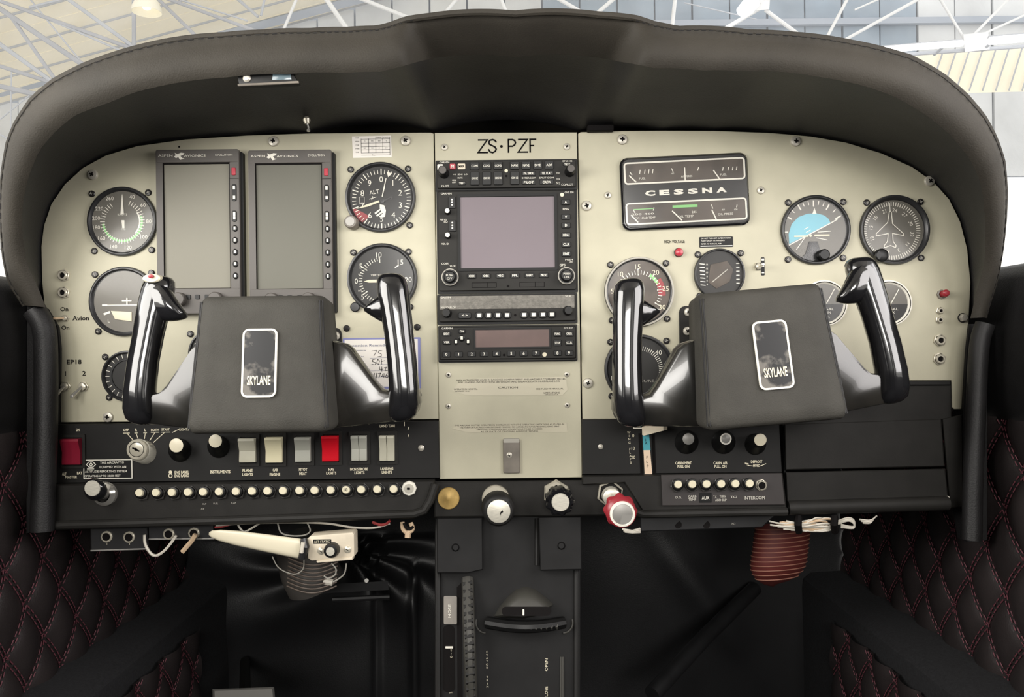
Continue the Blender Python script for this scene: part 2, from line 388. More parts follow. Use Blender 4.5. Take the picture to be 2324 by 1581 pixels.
# the rest of the cabin behind the photographer: headliner, lower sides, posts, rear bulkhead with window
def cbox(x0, x1, y0, y1, z0, z1): return loft([[(x0, y0, z), (x1, y0, z), (x1, y1, z), (x0, y1, z)] for z in (z0, z1)])
for nm, lb, sh, m_ in (('ceiling', 'pale cabin headliner above the seats', [cbox(-0.66, 0.66, -2.5, -0.14, 0.60, 0.64)], mat('headliner', (0.42, 0.40, 0.36), 0.9)),
        ('wall_back', 'rear cabin bulkhead with a window above it', [cbox(-0.62, 0.62, -2.5, -2.44, -0.62, 0.22)], 'black_leather'),
        ('trim_7', 'lower left cabin side behind the door', [cbox(-0.62, -0.57, -2.45, -0.30, -0.62, -0.03)], 'black_leather'), ('trim_8', 'lower right cabin side behind the door', [cbox(0.57, 0.62, -2.45, -0.30, -0.62, -0.03)], 'black_leather'),
        ('trim_9', 'left door post', [cbox(-0.64, -0.58, -1.22, -1.06, -0.04, 0.61)], 'black_leather'), ('trim_10', 'right door post', [cbox(0.58, 0.64, -1.22, -1.06, -0.04, 0.61)], 'black_leather'),
        ('trim_11', 'left rear cabin post', [cbox(-0.64, -0.50, -2.5, -1.95, -0.04, 0.61)], 'black_leather'), ('trim_12', 'right rear cabin post', [cbox(0.50, 0.64, -2.5, -1.95, -0.04, 0.61)], 'black_leather')):
    tag(mesh_obj(nm, sh, m_, lambda q: q, None, 30), lb, None, None, 'structure')
# ---------------------------------------------------------------- glare shield
PANEL_L = [(133, 958), (134, 800), (120, 720), (100, 690), (95, 640), (93, 560), (99, 512), (116, 462), (147, 417), (188, 380), (240, 352), (310, 331), (420, 316), (560, 307), (700, 302.5), (850, 301), (978, 300.5), (984, 303), (996, 951)]
PANEL_R = [(1312, 303), (1318, 299.5), (1400, 297), (1500, 296), (1620, 296.5), (1745, 301), (1840, 309), (1920, 323), (2000, 347), (2070, 378), (2120, 413), (2155, 452), (2180, 503), (2196, 565), (2203, 640), (2198, 750), (2188, 924), (2184, 928), (2166, 928), (2162, 924), (2160, 863), (1772, 864), (1772, 950), (1322, 951)]
EDGE = [(60, 720), (80, 690), (92, 640), (90, 560), (96, 510), (113, 460), (145, 414), (187, 376), (240, 348), (310, 327), (420, 312), (560, 303), (700, 298.5), (985, 296), (1312, 295), (1500, 292), (1620, 292), (1745, 297), (1840, 305), (1920, 319), (2000, 343), (2070, 374), (2120, 409), (2158, 449), (2184, 500), (2200, 563), (2207, 640), (2208, 700), (2225, 740)]
INNER = [(110, 712), (90, 660), (62, 600), (50, 520), (52, 460), (65, 400), (90, 340), (126, 298), (169, 262), (250, 232), (301, 211), (391, 190), (512, 176), (657, 168), (780, 166), (865, 163), (915, 150), (979, 133), (1168, 130), (1405, 140), (1485, 155), (1594, 160), (1677, 161), (1855, 174), (1961, 195), (2032, 220), (2103, 262), (2156, 305), (2202, 362), (2223, 408), (2231, 445), (2236, 520), (2234, 600), (2216, 660), (2200, 730)]
OUTER = [(62, 700), (45, 672), (24, 640), (12, 580), (7, 500), (9, 400), (22, 322), (39, 280), (75, 226), (126, 184), (193, 150), (298, 114), (391, 93), (512, 81), (600, 75), (700, 72), (789, 69), (855, 66), (884, 59), (922, 45), (979, 37), (1168, 32), (1357, 34), (1442, 42), (1485, 56), (1537, 67), (1700, 75), (1801, 80), (1925, 97), (1996, 112), (2067, 133), (2138, 174), (2191, 220), (2230, 266), (2255, 312), (2273, 362), (2279, 425), (2277, 500), (2268, 580), (2256, 640), (2240, 690), (2228, 735)]
OC = (1162, 780)
def radial(pl):
    A = []
    for x, y in pl: A.append((math.atan2(OC[1]-y, x-OC[0]), math.hypot(x-OC[0], y-OC[1])))
    A.sort(key=lambda t: -t[0])
    return A
RE, RI, RO = radial(EDGE), radial(INNER), radial(OUTER)
def sample(A, th):
    if th >= A[0][0]: r = A[0][1]
    elif th <= A[-1][0]: r = A[-1][1]
    else:
        for (a0, r0), (a1, r1) in zip(A, A[1:]):
            if a1 <= th <= a0: r = r0+(r1-r0)*(a0-th)/max(1e-9, a0-a1); break
    return (OC[0]+r*math.cos(th), OC[1]-r*math.sin(th))
def shield():
    t0, t1 = math.radians(175.5), math.radians(3.2); n = 170; rings = []; seam = []; st = []
    prev = None
    for i in range(n+1):
        th = t0+(t1-t0)*i/n; e, a, b = sample(RE, th), sample(RI, th), sample(RO, th)
        up = max(0.0, min(1.0, (math.sin(th)*1.75-0.05))); up = up*up*(3-2*up)
        d = 0.035 + 0.155*up                      # how far the hood reaches towards the cabin
        cw = max(0.0, min(1.0, (b[0]-880)/70, (1500-b[0])/80)); cw = cw*cw*(3-2*cw)
        E, A, B = P(*e, 0.0), P(*a, d-0.050*cw), P(*b, d-0.012+0.008*cw)
        cen = P(OC[0], OC[1], d); out = ((A+B)/2-cen).normalized()
        prof = [E+Vector((0, 0.006, 0)), E]
        for t in (0.3, 0.6, 0.88): prof.append(E.lerp(A, t) + out*0.010*math.sin(math.pi*t)*up)
        prof.append(A)
        for t in (0.12, 0.35, 0.65, 0.88): prof.append(A.lerp(B, t) + Vector((0, -(0.012-0.004*cw)*math.sin(math.pi*t)**0.6, 0)))
        prof.append(B)
        prof.append(B + out*0.0005 + Vector((0, 0.010, 0)))
        oe = Vector((E.x-cen.x, 0, E.z-cen.z)).normalized()
        prof.append(E + oe*0.010 + Vector((0, -0.004, 0))); prof.append(E + oe*0.010 + Vector((0, 0.03, 0)))
        prof.append(Vector((E.x, 0.445, E.z-0.03*max(0.0, math.sin(th)))))
        rings.append(prof); seam.append(B + Vector((0, -0.0015, 0)) - out*0.0006)
        st.append(A.lerp(B, 0.88) + Vector((0, -0.0078, 0)))
    return rings, seam, st
rings, seam, st = shield()
g = T('glare_shield', 'large dark leather padded glare shield hood arching over the instrument panel', 'glare shield', 1162, 100, 0.18, raw=True)
cover = g.part('cover', loft([r[5:] for r in rings], caps=False, closed=False), 'leather', smooth=70)
g.part('underside', loft([r[:6] for r in rings], caps=False, closed=False), 'black_leather', smooth=70)  # darker leather puts the shade under the hood into the colour
g.part('piping', tube(seam, 0.0030, 8), 'leather', cover)
dash = []
tot = 0
for i in range(len(st)-1):
    a, b = st[i], st[i+1]; L = (b-a).length; m = max(1, int(L/0.006))
    for q in range(m):
        p0 = a.lerp(b, (q+0.1)/m); p1 = a.lerp(b, (q+0.7)/m); dash.append(tube([p0, p1], 0.0004, 4))
g.part('stitching', dash, 'black_leather', cover, smooth=0, kind='stuff')

# windscreen pane, curved round the nose of the cabin
V, F = [], []; nx, nz = 60, 14
for j in range(nz+1):
    for i in range(nx+1):
        t = -1+2*i/nx; v = j/nz
        x = 0.80*math.sin(t*1.25)/math.sin(1.25); yb = 0.33-0.55*abs(t)**3.0; z = -0.05*abs(t)**2+0.18-0.10*abs(t)**3; z = z + v*(0.44+0.1*abs(t))
        V.append((x*(1-0.12*v), yb-0.40*v, z))
for j in range(nz):
    for i in range(nx): q = j*(nx+1)+i; F.append((q, q+1, q+nx+2, q+nx+1))
w1 = mesh_obj('window_1', (V, F), 'windshield_glass', lambda q: q, None, 80); tag(w1, 'scratched hazy windscreen above the glare shield', None, None, 'structure')

# black side trims beside the panel (rolled vertical pads)
def side_trim(name, label, path, rad, depths, inner):
    t = T(name, label, None, path[0][0], path[0][1], 0.02, raw=True, kind='structure')
    pts = [P(x, y, dd) for (x, y), dd in zip(path, depths)]; sp = spline(pts, 6)
    t.part('roll', tube(sp, rad, 14), 'black_leather')
    a = [P(x, y, 0.004) for x, y in inner]
    nrm = Vector((0, 0.02, 0)); t.part('flap', loft([[p for p in a], [p+nrm for p in a]]), 'black_leather', smooth=30)
side_trim('trim_3', 'black padded vertical trim roll at the left end of the panel', [(78, 705), (98, 740), (104, 800), (104, 950), (100, 1080), (95, 1205)], 0.012, [0.03, 0.03, 0.03, 0.035, 0.04, 0.045],
          [(62, 690), (106, 700), (131, 742), (136, 790), (134, 960), (124, 1100), (112, 1195), (60, 1210)])
side_trim('trim_4', 'black padded vertical trim roll at the right end of the panel', [(2236, 735), (2222, 790), (2214, 950), (2208, 1100), (2206, 1225)], 0.010, [0.03, 0.03, 0.035, 0.04, 0.045],
          [(2201, 735), (2240, 735), (2240, 1225), (2196, 1230), (2180, 1140), (2186, 932), (2194, 800)])

# ================================================================= INSTRUMENT PANEL
ip = T('instrument_panel', 'beige painted instrument panel of three screwed plates behind the control yokes', 'panel', 1162, 620, raw=True)
def plate(pts, d0=0.0, th=0.004):
    a = [P(x, y, d0) for x, y in pts]; i = [P(x, y, d0) for x, y in inset(pts, 1.2)]
    return loft([[p+Vector((0, th, 0)) for p in a], [p+Vector((0, 0.0006, 0)) for p in a], i])
pl = ip.part('left_plate', plate(PANEL_L), 'panel_paint', smooth=20)
pc = ip.part('center_plate', plate([(986.5, 301), (1309.5, 300), (1321, 1083), (998, 1087)], 0.0012), 'panel_paint', smooth=20)
pr = ip.part('right_plate', plate(PANEL_R), 'panel_paint', smooth=20)
def conv_at(px, py, d=0.0, rz=0.0):
    loc = P(px, py, d); k = S*(D-d)/D; c, s = math.cos(math.radians(rz)), math.sin(math.radians(rz))
    def f(p):
        u, v = (p[0]-px)*k, (py-p[1])*k
        return (loc.x+u*c-v*s-ip.loc.x, loc.y-p[2]*k-ip.loc.y, loc.z+u*s+v*c-ip.loc.z)
    return f
def on_panel(name, shapes, m, px, py, parent, d=0.0, rz=0.0, smooth=35):
    o = mesh_obj(name, shapes, m, conv_at(px, py, d, rz), parent, smooth)
    return o
def screw(px, py, r, parent, d=0.0, m='screw_steel', washer=False, recess='black_ink'):
    sh = [lathe(px, py, [(r, 0), (r, r*0.18), (r*0.86, r*0.38), (r*0.45, r*0.5), (0, r*0.52)], 16)]
    if washer: sh.append(lathe(px, py, [(r*1.35, 0), (r*1.35, 1.0), (r*0.9, 1.2)], 20))
    o = on_panel('screw', sh, m, px, py, parent, d)
    a = r*0.14; L = r*0.42; z = r*0.56; an = random.uniform(0, 90)
    c, s = math.cos(math.radians(an)), math.sin(math.radians(an))
    pts = [(a, a), (L, a), (L, -a), (a, -a), (a, -L), (-a, -L), (-a, -a), (-L, -a), (-L, a), (-a, a), (-a, L), (a, L)]
    on_panel('screw_slot', flat([(px+x*c-y*s, py+x*s+y*c) for x, y in pts], z), recess, px, py, o, d)
for x, y in ((211, 397), (621, 321), (921, 320), (246, 946)): screw(x, y, 12, pl)
for x, y in ((1009, 334), (1286, 333)): screw(x, y, 8, pc, 0.0012)
for x, y in ((1018, 850), (1286, 849), (1018, 921), (1287, 919)): screw(x, y, 6.5, pc, 0.0012)
for x, y in ((1412, 317), (1805, 321), (2109, 411), (1331, 467), (1334, 869)): screw(x, y, 12, pr)
for x, y, r in ((1379, 443, 8), (1726, 432, 9)): screw(x, y, r, pr)
# routed registration letters, thin lines
def reg_letters():
    L = []
    def Z(x): return [[(x, 317), (x+20, 317), (x-1, 345.5), (x+20, 345.5)]]
    def Sg(x): return [[(x+18, 322), (x+15, 318), (x+10, 316.5), (x+4, 318), (x+1.5, 322), (x+3, 327), (x+9, 330), (x+15, 333), (x+18, 338), (x+16, 343), (x+10, 346), (x+4, 344), (x+1, 339)]]
    L += Z(1086) + Sg(1108) + [[(x, 345.5), (x, 317)] for x in (1154,)] + [[(1154, 317), (1163, 317), (1168, 319), (1170, 324), (1168, 329), (1163, 332), (1155, 332)]]
    L += Z(1177) + [[(1216, 317), (1203, 317), (1203, 345.5)], [(1203, 331), (1211, 331)]]
    return [ribbon(L, 3.6, 0.6), disc(1138, 332, 3.2, 0.6, 12)]
on_panel('registration_lettering', reg_letters(), 'black_ink', 1150, 331, pc, 0.0012)
def lettering(items, m, px, py, parent, d=0.0, name='lettering'):
    return on_panel(name, [txt(*i[:4], 0.5, bold=0.018, **(i[4] if len(i) > 4 else {})) for i in items], m, px, py, parent, d)
lettering([('On', 147, 701, 9, dict(sx=1.1)), ('Avion', 184, 722, 9.5, dict(sx=1.15)), ('On', 149, 743, 9, dict(sx=1.1)), ('EP18', 168, 821, 10, dict(sx=1.2)), ('1', 148, 847, 10), ('2', 190, 847, 10, dict(sx=1.2))], 'black_ink', 160, 770, pl)
lettering([('HIGH VOLTAGE', 1531, 548, 7, dict(width=46))], 'black_ink', 1531, 548, pr)
on_panel('wear_mark', [flat([(404, 332), (409, 331), (409, 335), (405, 335)], 0.4)], 'black_ink', 405, 333, pl)
# cover plates where the yoke shafts come through
for pp, x0, x1, y0, y1, sc in ((pl, 600, 776, 744, 880, ((762, 762),)), (pr, 1542, 1772, 693, 905, ((1562, 708), (1560, 751), (1561, 812)))):
    cp = on_panel('cover_plate', rbox(x0, y0, x1, y1, 0, 3, 14, 0.6), 'black_plastic', (x0+x1)/2, (y0+y1)/2, pp)
    for x, y in sc: screw(x, y, 10, cp, 0.0016)
# clear instruction labels on the centre plate
def clear_label(outline, lines, px, py):
    o = on_panel('clear_label', poly(outline, 0.2, 0.7), mat('label_film', (0.56, 0.52, 0.40), 0.25), px, py, pc, 0.0012)
    on_panel('lettering', [txt(s, x, y, h, 1.1, width=w) for s, x, y, h, w in lines], 'black_ink', px, py, o, 0.0012)
clear_label([(1026, 885), (1040, 868), (1085, 858), (1284, 856), (1288, 886), (1276, 898), (1060, 896)], [('MAX AUTHORIZED LOAD IN BAGGAGE COMPARTMENT AND HATSHELF COMBINED 200 LBS', 1160, 861, 3.6, 246),
    ('FOR LOADING INSTRUCTIONS SEE WEIGHT AND BALANCE DATA IN AIRPLANE LOG', 1155, 866, 3.6, 230), ('CAUTION', 1153, 879, 4.2, 44), ('OPERATE IN NORMAL', 1057, 881.5, 3.4, 54), ('CATEGORY ONLY', 1050, 886, 3, 34), ('SEE FLIGHT MANUAL', 1248, 883, 3.4, 62), ('LIMITATIONS', 1252, 892, 4, 36), ('AND DATA', 1252, 896, 3, 30)], 1157, 877)
clear_label([(1028, 971), (1034, 963), (1286, 961), (1288, 982), (1062, 980)], [('THIS AIRPLANE MUST BE OPERATED IN COMPLIANCE WITH THE OPERATING LIMITATIONS AS STATED IN', 1156, 963.5, 3.4, 248), ('THE FORM OF PLACARDS MARKINGS AND MANUALS NO ACROBATIC MANEUVERS INCLUDING SPINS', 1156, 968.5, 3.4, 226),
    ('APPROVED KNOWN ICING CONDITIONS TO BE AVOIDED', 1156, 973.5, 3.2, 150), ('AS OF DATE OF ORIGINAL AIRWORTHINESS', 1156, 978.5, 3.2, 130)], 1156, 971)

# ---------------------------------------------------------------- round gauges
def gauge(name, label, px, py, r, dial='dial_black', screws=(), bezel='bezel_black', ring=None, cat='gauge', h=9, rin=0.885, d=0.0, screw_r=7.5, dial_z=1.5):
    t = T(name, label, cat, px, py, d)
    t.part('bezel', lathe(px, py, [(r, 0), (r, h*0.55), (r*0.985, h*0.9), (r*0.955, h), (r*0.93, h), (r*rin+0.4, h*0.55), (r*rin-1.0, 1.2), (r*rin-1.5, 1.2)], 56), bezel)
    if ring: t.part('trim_ring', lathe(px, py, [(r*0.99, h*0.75), (r*0.985, h*1.15), (r*0.95, h*1.2), (r*0.93, h*0.9)], 56), ring)
    dl = t.part('dial', disc(px, py, r*rin, dial_z, 48), dial, smooth=0)
    t.part('glass', disc(px, py, r*(rin+0.01), h*0.5, 48), 'dial_glass', smooth=0)
    for x, y in screws:
        s = t.part('screw', [lathe(x, y, [(screw_r, 0), (screw_r, 2.5), (screw_r*0.8, 4), (0, 4.6)], 12)], 'screw_black')
        t.part('screw_slot', [ribbon([[(x-3, y+1), (x+3, y-1)], [(x-1, y-3), (x+1, y+3)]], 1.2, 4.9)], 'grey_ink', s)
    return t, dl
def four(px, py, r): return [(px-r, py-r), (px+r, py-r), (px-r, py+r), (px+r, py+r)]
# airspeed indicator
t, dl = gauge('airspeed_indicator', 'round airspeed gauge with green and white arcs at the upper left', 279, 503, 79, 'dial_veil_grey', [(210, 439), (338, 438), (214, 569), (344, 568)])
AS = {40: 22, 60: 52, 80: 90, 100: 126, 120: 168, 140: 200, 160: 232, 180: 258, 200: 278, 220: 300, 260: 332}
c = (279, 503)
t.part('green_arc', ribbon([arc(*c, 44, 75, 262)], 5, 2.3), 'green_ink', dl); t.part('white_arc', ribbon([arc(*c, 39, 60, 130)], 3, 2.3), 'white_ink', dl)
t.part('tick_marks', ticks(*c, 40, 50, [22+i*8.0 for i in range(39)], 1.5, 2.5), 'white_ink', dl)
t.part('numerals', [txt(str(k), *pol(*c, 60, a), 8.5, 2.6) for k, a in AS.items()], 'white_ink', dl)
t.part('lettering', [txt('KNOTS', 279, 487, 4.5, 2.6), txt('TAS', 281, 520, 4, 2.6)], 'white_ink', dl)
t.part('needle', [flat([(275, 487), (283, 487), (280.5, 446), (279.5, 440), (278.5, 446)], 3.2), flat([(277, 500), (284, 500), (284, 518), (279, 518)], 3.2)], 'white_ink')
# turn coordinator
t, dl = gauge('turn_coordinator', 'round turn gauge with a white aeroplane bar behind the left yoke grip', 283, 684, 79, 'dial_veil_grey', [(217, 622), (345, 620), (223, 751)])
t.part('aeroplane_symbol', [flat([(233, 690), (245, 690), (245, 694), (233, 694)], 3), flat([(245, 691), (330, 691), (330, 694), (245, 693)], 3), flat([(278, 681), (300, 681), (300, 684), (278, 684)], 3), flat([(288, 676), (291, 676), (291, 691), (288, 691)], 3)], 'white_ink', dl)
t.part('ball_tube', poly([(253, 705), (300, 708), (300, 730), (262, 724)], 2, 4, 1), 'cream_ink', dl)
t.part('lettering', [txt('L', 248, 727, 8, 2.6), txt('R', 318, 727, 8, 2.6), ribbon([[(238, 712), (249, 708)]], 5, 2.6)], 'white_ink', dl)
# hidden lower-left gauges
t, dl = gauge('clock_gauge', 'small dark round gauge behind the lower left yoke grip', 291, 853, 58, 'dial_black', [(240, 809), (248, 901)])
t.part('tick_marks', ticks(291, 853, 42, 50, range(0, 360, 15), 1.5, 2.5), 'white_ink', dl); t.part('inner_ring', lathe(291, 853, [(40, 1.6), (39, 4), (36, 4), (35, 1.6)], 40), 'bezel_black')
t, dl = gauge('suction_gauge', 'small round gauge mostly hidden behind the left yoke pad', 487, 803, 58, 'dial_black', [(433, 757)])
t.part('tick_marks', ticks(487, 803, 40, 50, range(0, 360, 20), 1.5, 2.5), 'white_ink', dl)
# altimeter
t, dl = gauge('altimeter', 'round black altimeter with white numerals below the paper card', 864, 448, 80, 'dial_black', [(797, 384), (927, 384), (929, 512)])
c = (866, 452)
t.part('tick_marks', [ticks(*c, 58, 66, [i*7.2 for i in range(50) if i % 5], 1.6, 2.5), ticks(*c, 56, 68, [i*36 for i in range(10)], 2.4, 2.5)], 'white_ink', dl)
t.part('numerals', [txt(str(i), *pol(*c, 45, i*36+(0 if i else 0)), 13, 2.6) for i in range(10)], 'white_ink', dl)
t.part('lettering', [txt('ALT', 850, 436, 9, 2.6, rot=8), ribbon([[(839, 452), (854, 447)], [(844, 453), (846, 446)]], 1.4, 2.6)], 'white_ink', dl)
t.part('setting_window', [frame(816, 446, 828, 463, 1.2, 2, 2.8, 1)], 'grey_ink', dl)
t.part('red_sector', flat([(809, 474)] + [pol(*c, 69, a) for a in (252, 244, 236, 228, 220)] + [(838, 491), (828, 484)], 2.1), 'red_ink', dl)
hand = [[(862, 464), (872, 466), (876, 478), (874, 490), (866, 482), (862, 472)], [(850, 483), (862, 474), (864, 477), (852, 487)], [(853, 489), (866, 480), (867, 484), (856, 492)], [(860, 492), (870, 484), (874, 492), (866, 494)]]
t.part('low_altitude_flag', [flat(q, 2.7) for q in hand], 'white_ink', dl)
t.part('long_needle', [ribbon([[(868, 446), (877, 406)]], 2.2, 3.4), flat([(868, 446), (871, 438), (875, 424), (872, 426), (869, 436)], 3.45), flat([(879, 391), (891, 394), (882, 403)], 3.4)], 'white_ink')
t.part('short_needle', flat([(862, 459), (860, 455), (833, 464), (808, 474), (835, 469)], 3.7), 'cream_ink')
t.part('needle_tail', [ribbon([[(868, 456), (888, 450)]], 2.6, 3.2), disc(888, 450, 4, 3.2, 12)], 'screw_black')
t.part('hub', lathe(868, 456, [(5, 2), (5, 4.4), (0, 4.8)], 14), 'bezel_black')
kb = t.part('setting_knob', lathe(803, 508, [(13, 2), (15, 6), (15, 20), (13, 23), (0, 23.5)], 20, lean=(-0.18, -0.12)), 'taupe_metal')
t.part('knob_cap', disc(798.5, 505, 10, 24.2, 20), 'grey_metal', kb)
# vertical speed
t, dl = gauge('vertical_speed_indicator', 'round black vertical speed gauge behind the right horn of the left yoke', 868, 632, 80, 'dial_black', [(803, 572), (928, 572), (930, 697)])
c = (868, 637)
VA = {'0': 270, '5': 305, '10': 353, '15': 45, '20': 88}
t.part('tick_marks', [ticks(*c, 46, 53, [270+i*7.0 for i in range(-10, 13)], 1.5, 2.5), ticks(*c, 42, 55, [305, 353, 235], 2.2, 2.5), ribbon([[pol(*c, 42, 45), pol(*c, 50, 47)]], 2.6, 2.5)], 'white_ink', dl)
t.part('numerals', [txt(k, *pol(*c, 59, a), 11.5, 2.6) for k, a in VA.items()] + [txt('5', 823, 673, 11.5, 2.6)], 'white_ink', dl)
t.part('lettering', [txt('VERTICAL SPEED', 868, 624, 4.6, 2.6, width=52), txt('UP', 817, 622, 3.6, 2.6), txt('DN', 817, 659, 3.6, 2.6), ribbon([[(906, 632), (922, 632)], [(906, 641), (922, 641)]], 2, 2.5)], 'white_ink', dl)
t.part('needle', flat([(826, 638), (838, 634.5), (872, 634), (872, 641), (838, 641)], 3.4), 'cream_ink')
t.part('adjusting_screw', lathe(806, 696, [(11, 0), (11, 6), (9, 8), (0, 8.4)], 16), 'bezel_black')

# inspection card over the blanked-off opening
t = T('inspection_card', 'white paper inspection card with blue border and black handwriting, right of the left yoke', 'card', 867, 824)
t.part('blank_plate', poly([(789, 765), (809, 741), (925, 741), (949, 764), (951, 885), (930, 889), (805, 889), (787, 880)], 0.1, 1.0), 'panel_paint')
for x, y in ((788, 744), (948, 743), (949, 897)):
    t.part('screw', lathe(x, y, [(7.5, 0), (7.5, 3), (6, 4.4), (0, 5)], 12), 'screw_black')
b = t.part('border', rbox(779, 766, 955, 882, 1.2, 1.6, 2), 'blue_border')
pp = t.part('paper', flat([(783, 770), (949, 770), (949, 877), (783, 877)], 2.0), 'paper', b, smooth=0)
t.part('print', [txt('Inspection Reminder', 836, 783, 5.6, 2.3, width=96), txt('Next inspection due', 815, 794, 2.8, 2.3), txt('Registration Mark', 814, 808, 2.6, 2.3), txt('Next Insp Type', 810, 823, 2.6, 2.3), txt('Next Insp due on Hrs', 824, 837, 2.6, 2.3), txt('or on or before', 820, 852, 2.6, 2.3),
    txt('technician', 847, 867, 2.6, 2.3)] + [ribbon([[(840, y), (945, y-1)]], 0.6, 2.2) for y in (812, 827, 841, 855)] + [txt('Hrs', 940, 798, 2.8, 2.3)], 'blue_ink', pp, smooth=0)
hw = [[(844, 796), (856, 795), (849, 807)], [(868, 796), (861, 795), (859, 800), (866, 803), (866, 808), (858, 809)], [(846, 816), (853, 814)], [(846, 816), (846, 820), (853, 822), (852, 827), (844, 826)], [(858, 815), (862, 818), (860, 826), (855, 824), (858, 815)], [(866, 814), (867, 826)], [(866, 820), (873, 818)],
      [(862, 832), (862, 838), (870, 837)], [(867, 832), (867, 842)], [(872, 834), (877, 833), (874, 841), (880, 840)], [(838, 847), (838, 854), (846, 853)], [(844, 846), (843, 858)], [(850, 846), (849, 853), (856, 852)], [(855, 846), (854, 858)], [(858, 847), (864, 846), (860, 857)], [(870, 847), (866, 854), (872, 853)], [(872, 847), (871, 857)], [(879, 846), (874, 855), (880, 856), (881, 852), (876, 852)]]
t.part('handwriting', ribbon(hw, 1.1, 2.4), 'black_ink', pp, smooth=0)

# paper correction card
t = T('correction_card', 'small white paper card with a printed grid at the top of the left plate', 'card', 843, 333)
pp = t.part('paper', flat([(799, 309), (888, 308), (889, 357), (801, 358)], 0.5), 'paper', smooth=0)
t.part('grid', ribbon([[(820, y), (885, y-0.6)] for y in (316, 325, 333, 340, 347)] + [[(x, 315), (x, 347)] for x in (820, 837, 853, 869, 885)] + [[(820, 352), (885, 352)], [(885, 312), (885, 352)]], 0.8, 0.9), 'black_ink', pp, smooth=0)
t.part('print', [txt(s, x, y, 2.6, 1.0) for s, x, y in (('N', 828, 320), ('030', 845, 320), ('060', 861, 320), ('E', 877, 320), ('120', 828, 336), ('150', 845, 336), ('S', 861, 336), ('210', 877, 336), ('FOR', 811, 313), ('STEER', 811, 321), ('FOR', 811, 329), ('STEER', 811, 337), ('FOR', 811, 345), ('Compass Correction', 868, 311.5), ('Date', 848, 352))], 'black_ink', pp, smooth=0)

# ---------------------------------------------------------------- two flat panel flight displays
def aspen(x0, label, scr, dy, yb):
    px, py = x0+95, 520+dy
    t = T('flight_display', label, 'display', px, py, group='tall flight displays')
    X = lambda v: x0+v; Y = lambda v: v+dy
    t.part('housing', rbox(X(3), Y(349), X(192), Y(yb-2), 0, 14, 4), 'radio_case')
    bz = t.part('bezel', frame(X(0), Y(345), X(186), Y(yb), 15, 14, 24, 4, ri=3), 'aspen_grey')
    t.part('top_strip', rbox(X(1), Y(346), X(185), Y(374), 14.2, 24.4, 4, 0.8), 'aspen_grey', bz)
    t.part('bottom_strip', rbox(X(1), Y(656), X(185), Y(yb-0.5), 14.2, 24.4, 3, 0.8), 'aspen_grey', bz)
    t.part('button_strip', rbox(X(165), Y(374), X(185), Y(657), 14.2, 24.4, 2, 0.6), 'aspen_grey', bz)
    t.part('seam', ribbon([[(X(166), Y(411)), (X(185), Y(411))]], 1, 24.8), 'black_ink', bz)
    t.part('screen_surround', frame(X(11), Y(372), X(168), Y(660), 5, 14, 22, 3), 'black_ink', bz)
    t.part('screen', flat([(X(14), Y(374)), (X(166), Y(374)), (X(166), Y(658)), (X(14), Y(658))], 18), scr, smooth=0)
    lg = [txt('ASPEN', X(22), Y(358), 5.0, 24.9, width=32), txt('AVIONICS', X(88), Y(359), 5.0, 24.9, width=48), txt('EVOLUTION', X(153), Y(358), 4.4, 24.9, width=38)]
    bird = [[(44, 352), (50, 355), (58, 352), (66, 353), (63, 357), (57, 359), (60, 364), (66, 365), (56, 368), (52, 362), (47, 364), (42, 361), (46, 358)]]
    lg += [flat([(X(a-1), Y(b)) for a, b in bird[0]], 24.9)]
    t.part('lettering', lg, 'white_ink', bz, smooth=0)
    r = t.part('button', rbox(X(170), Y(387), X(179), Y(404), 24, 27, 2, 0.8), 'lamp_red', bz)
    for a, b in ((424, 462), (483, 508)):
        q = t.part('button', rbox(X(170), Y(a), X(180), Y(b), 24, 27, 4, 0.8), 'button_black', bz)
        t.part('mark', [flat([(X(173), Y(a+4)), (X(178), Y(a+4)), (X(178), Y(a+12)), (X(173), Y(a+12))], 27.4), flat([(X(173), Y(b-12)), (X(178), Y(b-12)), (X(178), Y(b-5)), (X(173), Y(b-5))], 27.4)], 'white_ink', q, smooth=0)
    for i in range(5):
        y = 523+i*26.5
        q = t.part('button', lathe(X(176), Y(y), [(7.5, 24), (7.5, 26.5), (6, 27.5), (0, 27.6)], 14, oval=(0.75, 1)), 'button_black', bz)
        t.part('mark', flat([(X(174), Y(y-4)), (X(178), Y(y-4)), (X(178), Y(y+3)), (X(174), Y(y+3))], 28), 'white_ink', q, smooth=0)
    for kx in (52, 134): t.part('knob', lathe(X(kx), Y(680), [(15, 24), (15, 40), (13, 42), (0, 42)], 22), 'aspen_grey', bz)
    for kx in (70, 90, 112): t.part('button', rbox(X(kx-5), Y(670), X(kx+5), Y(680), 24, 27, 2), 'button_black', bz)
    return t
aspen(366, 'tall grey framed flight display with blank screen coloured by a strong reflection, the left of the pair', 'lcd_reflection', 0, 712)
aspen(573, 'tall grey framed flight display with blank screen coloured by a weaker reflection, the right of the pair', 'lcd_reflection_dim', 1, 712)

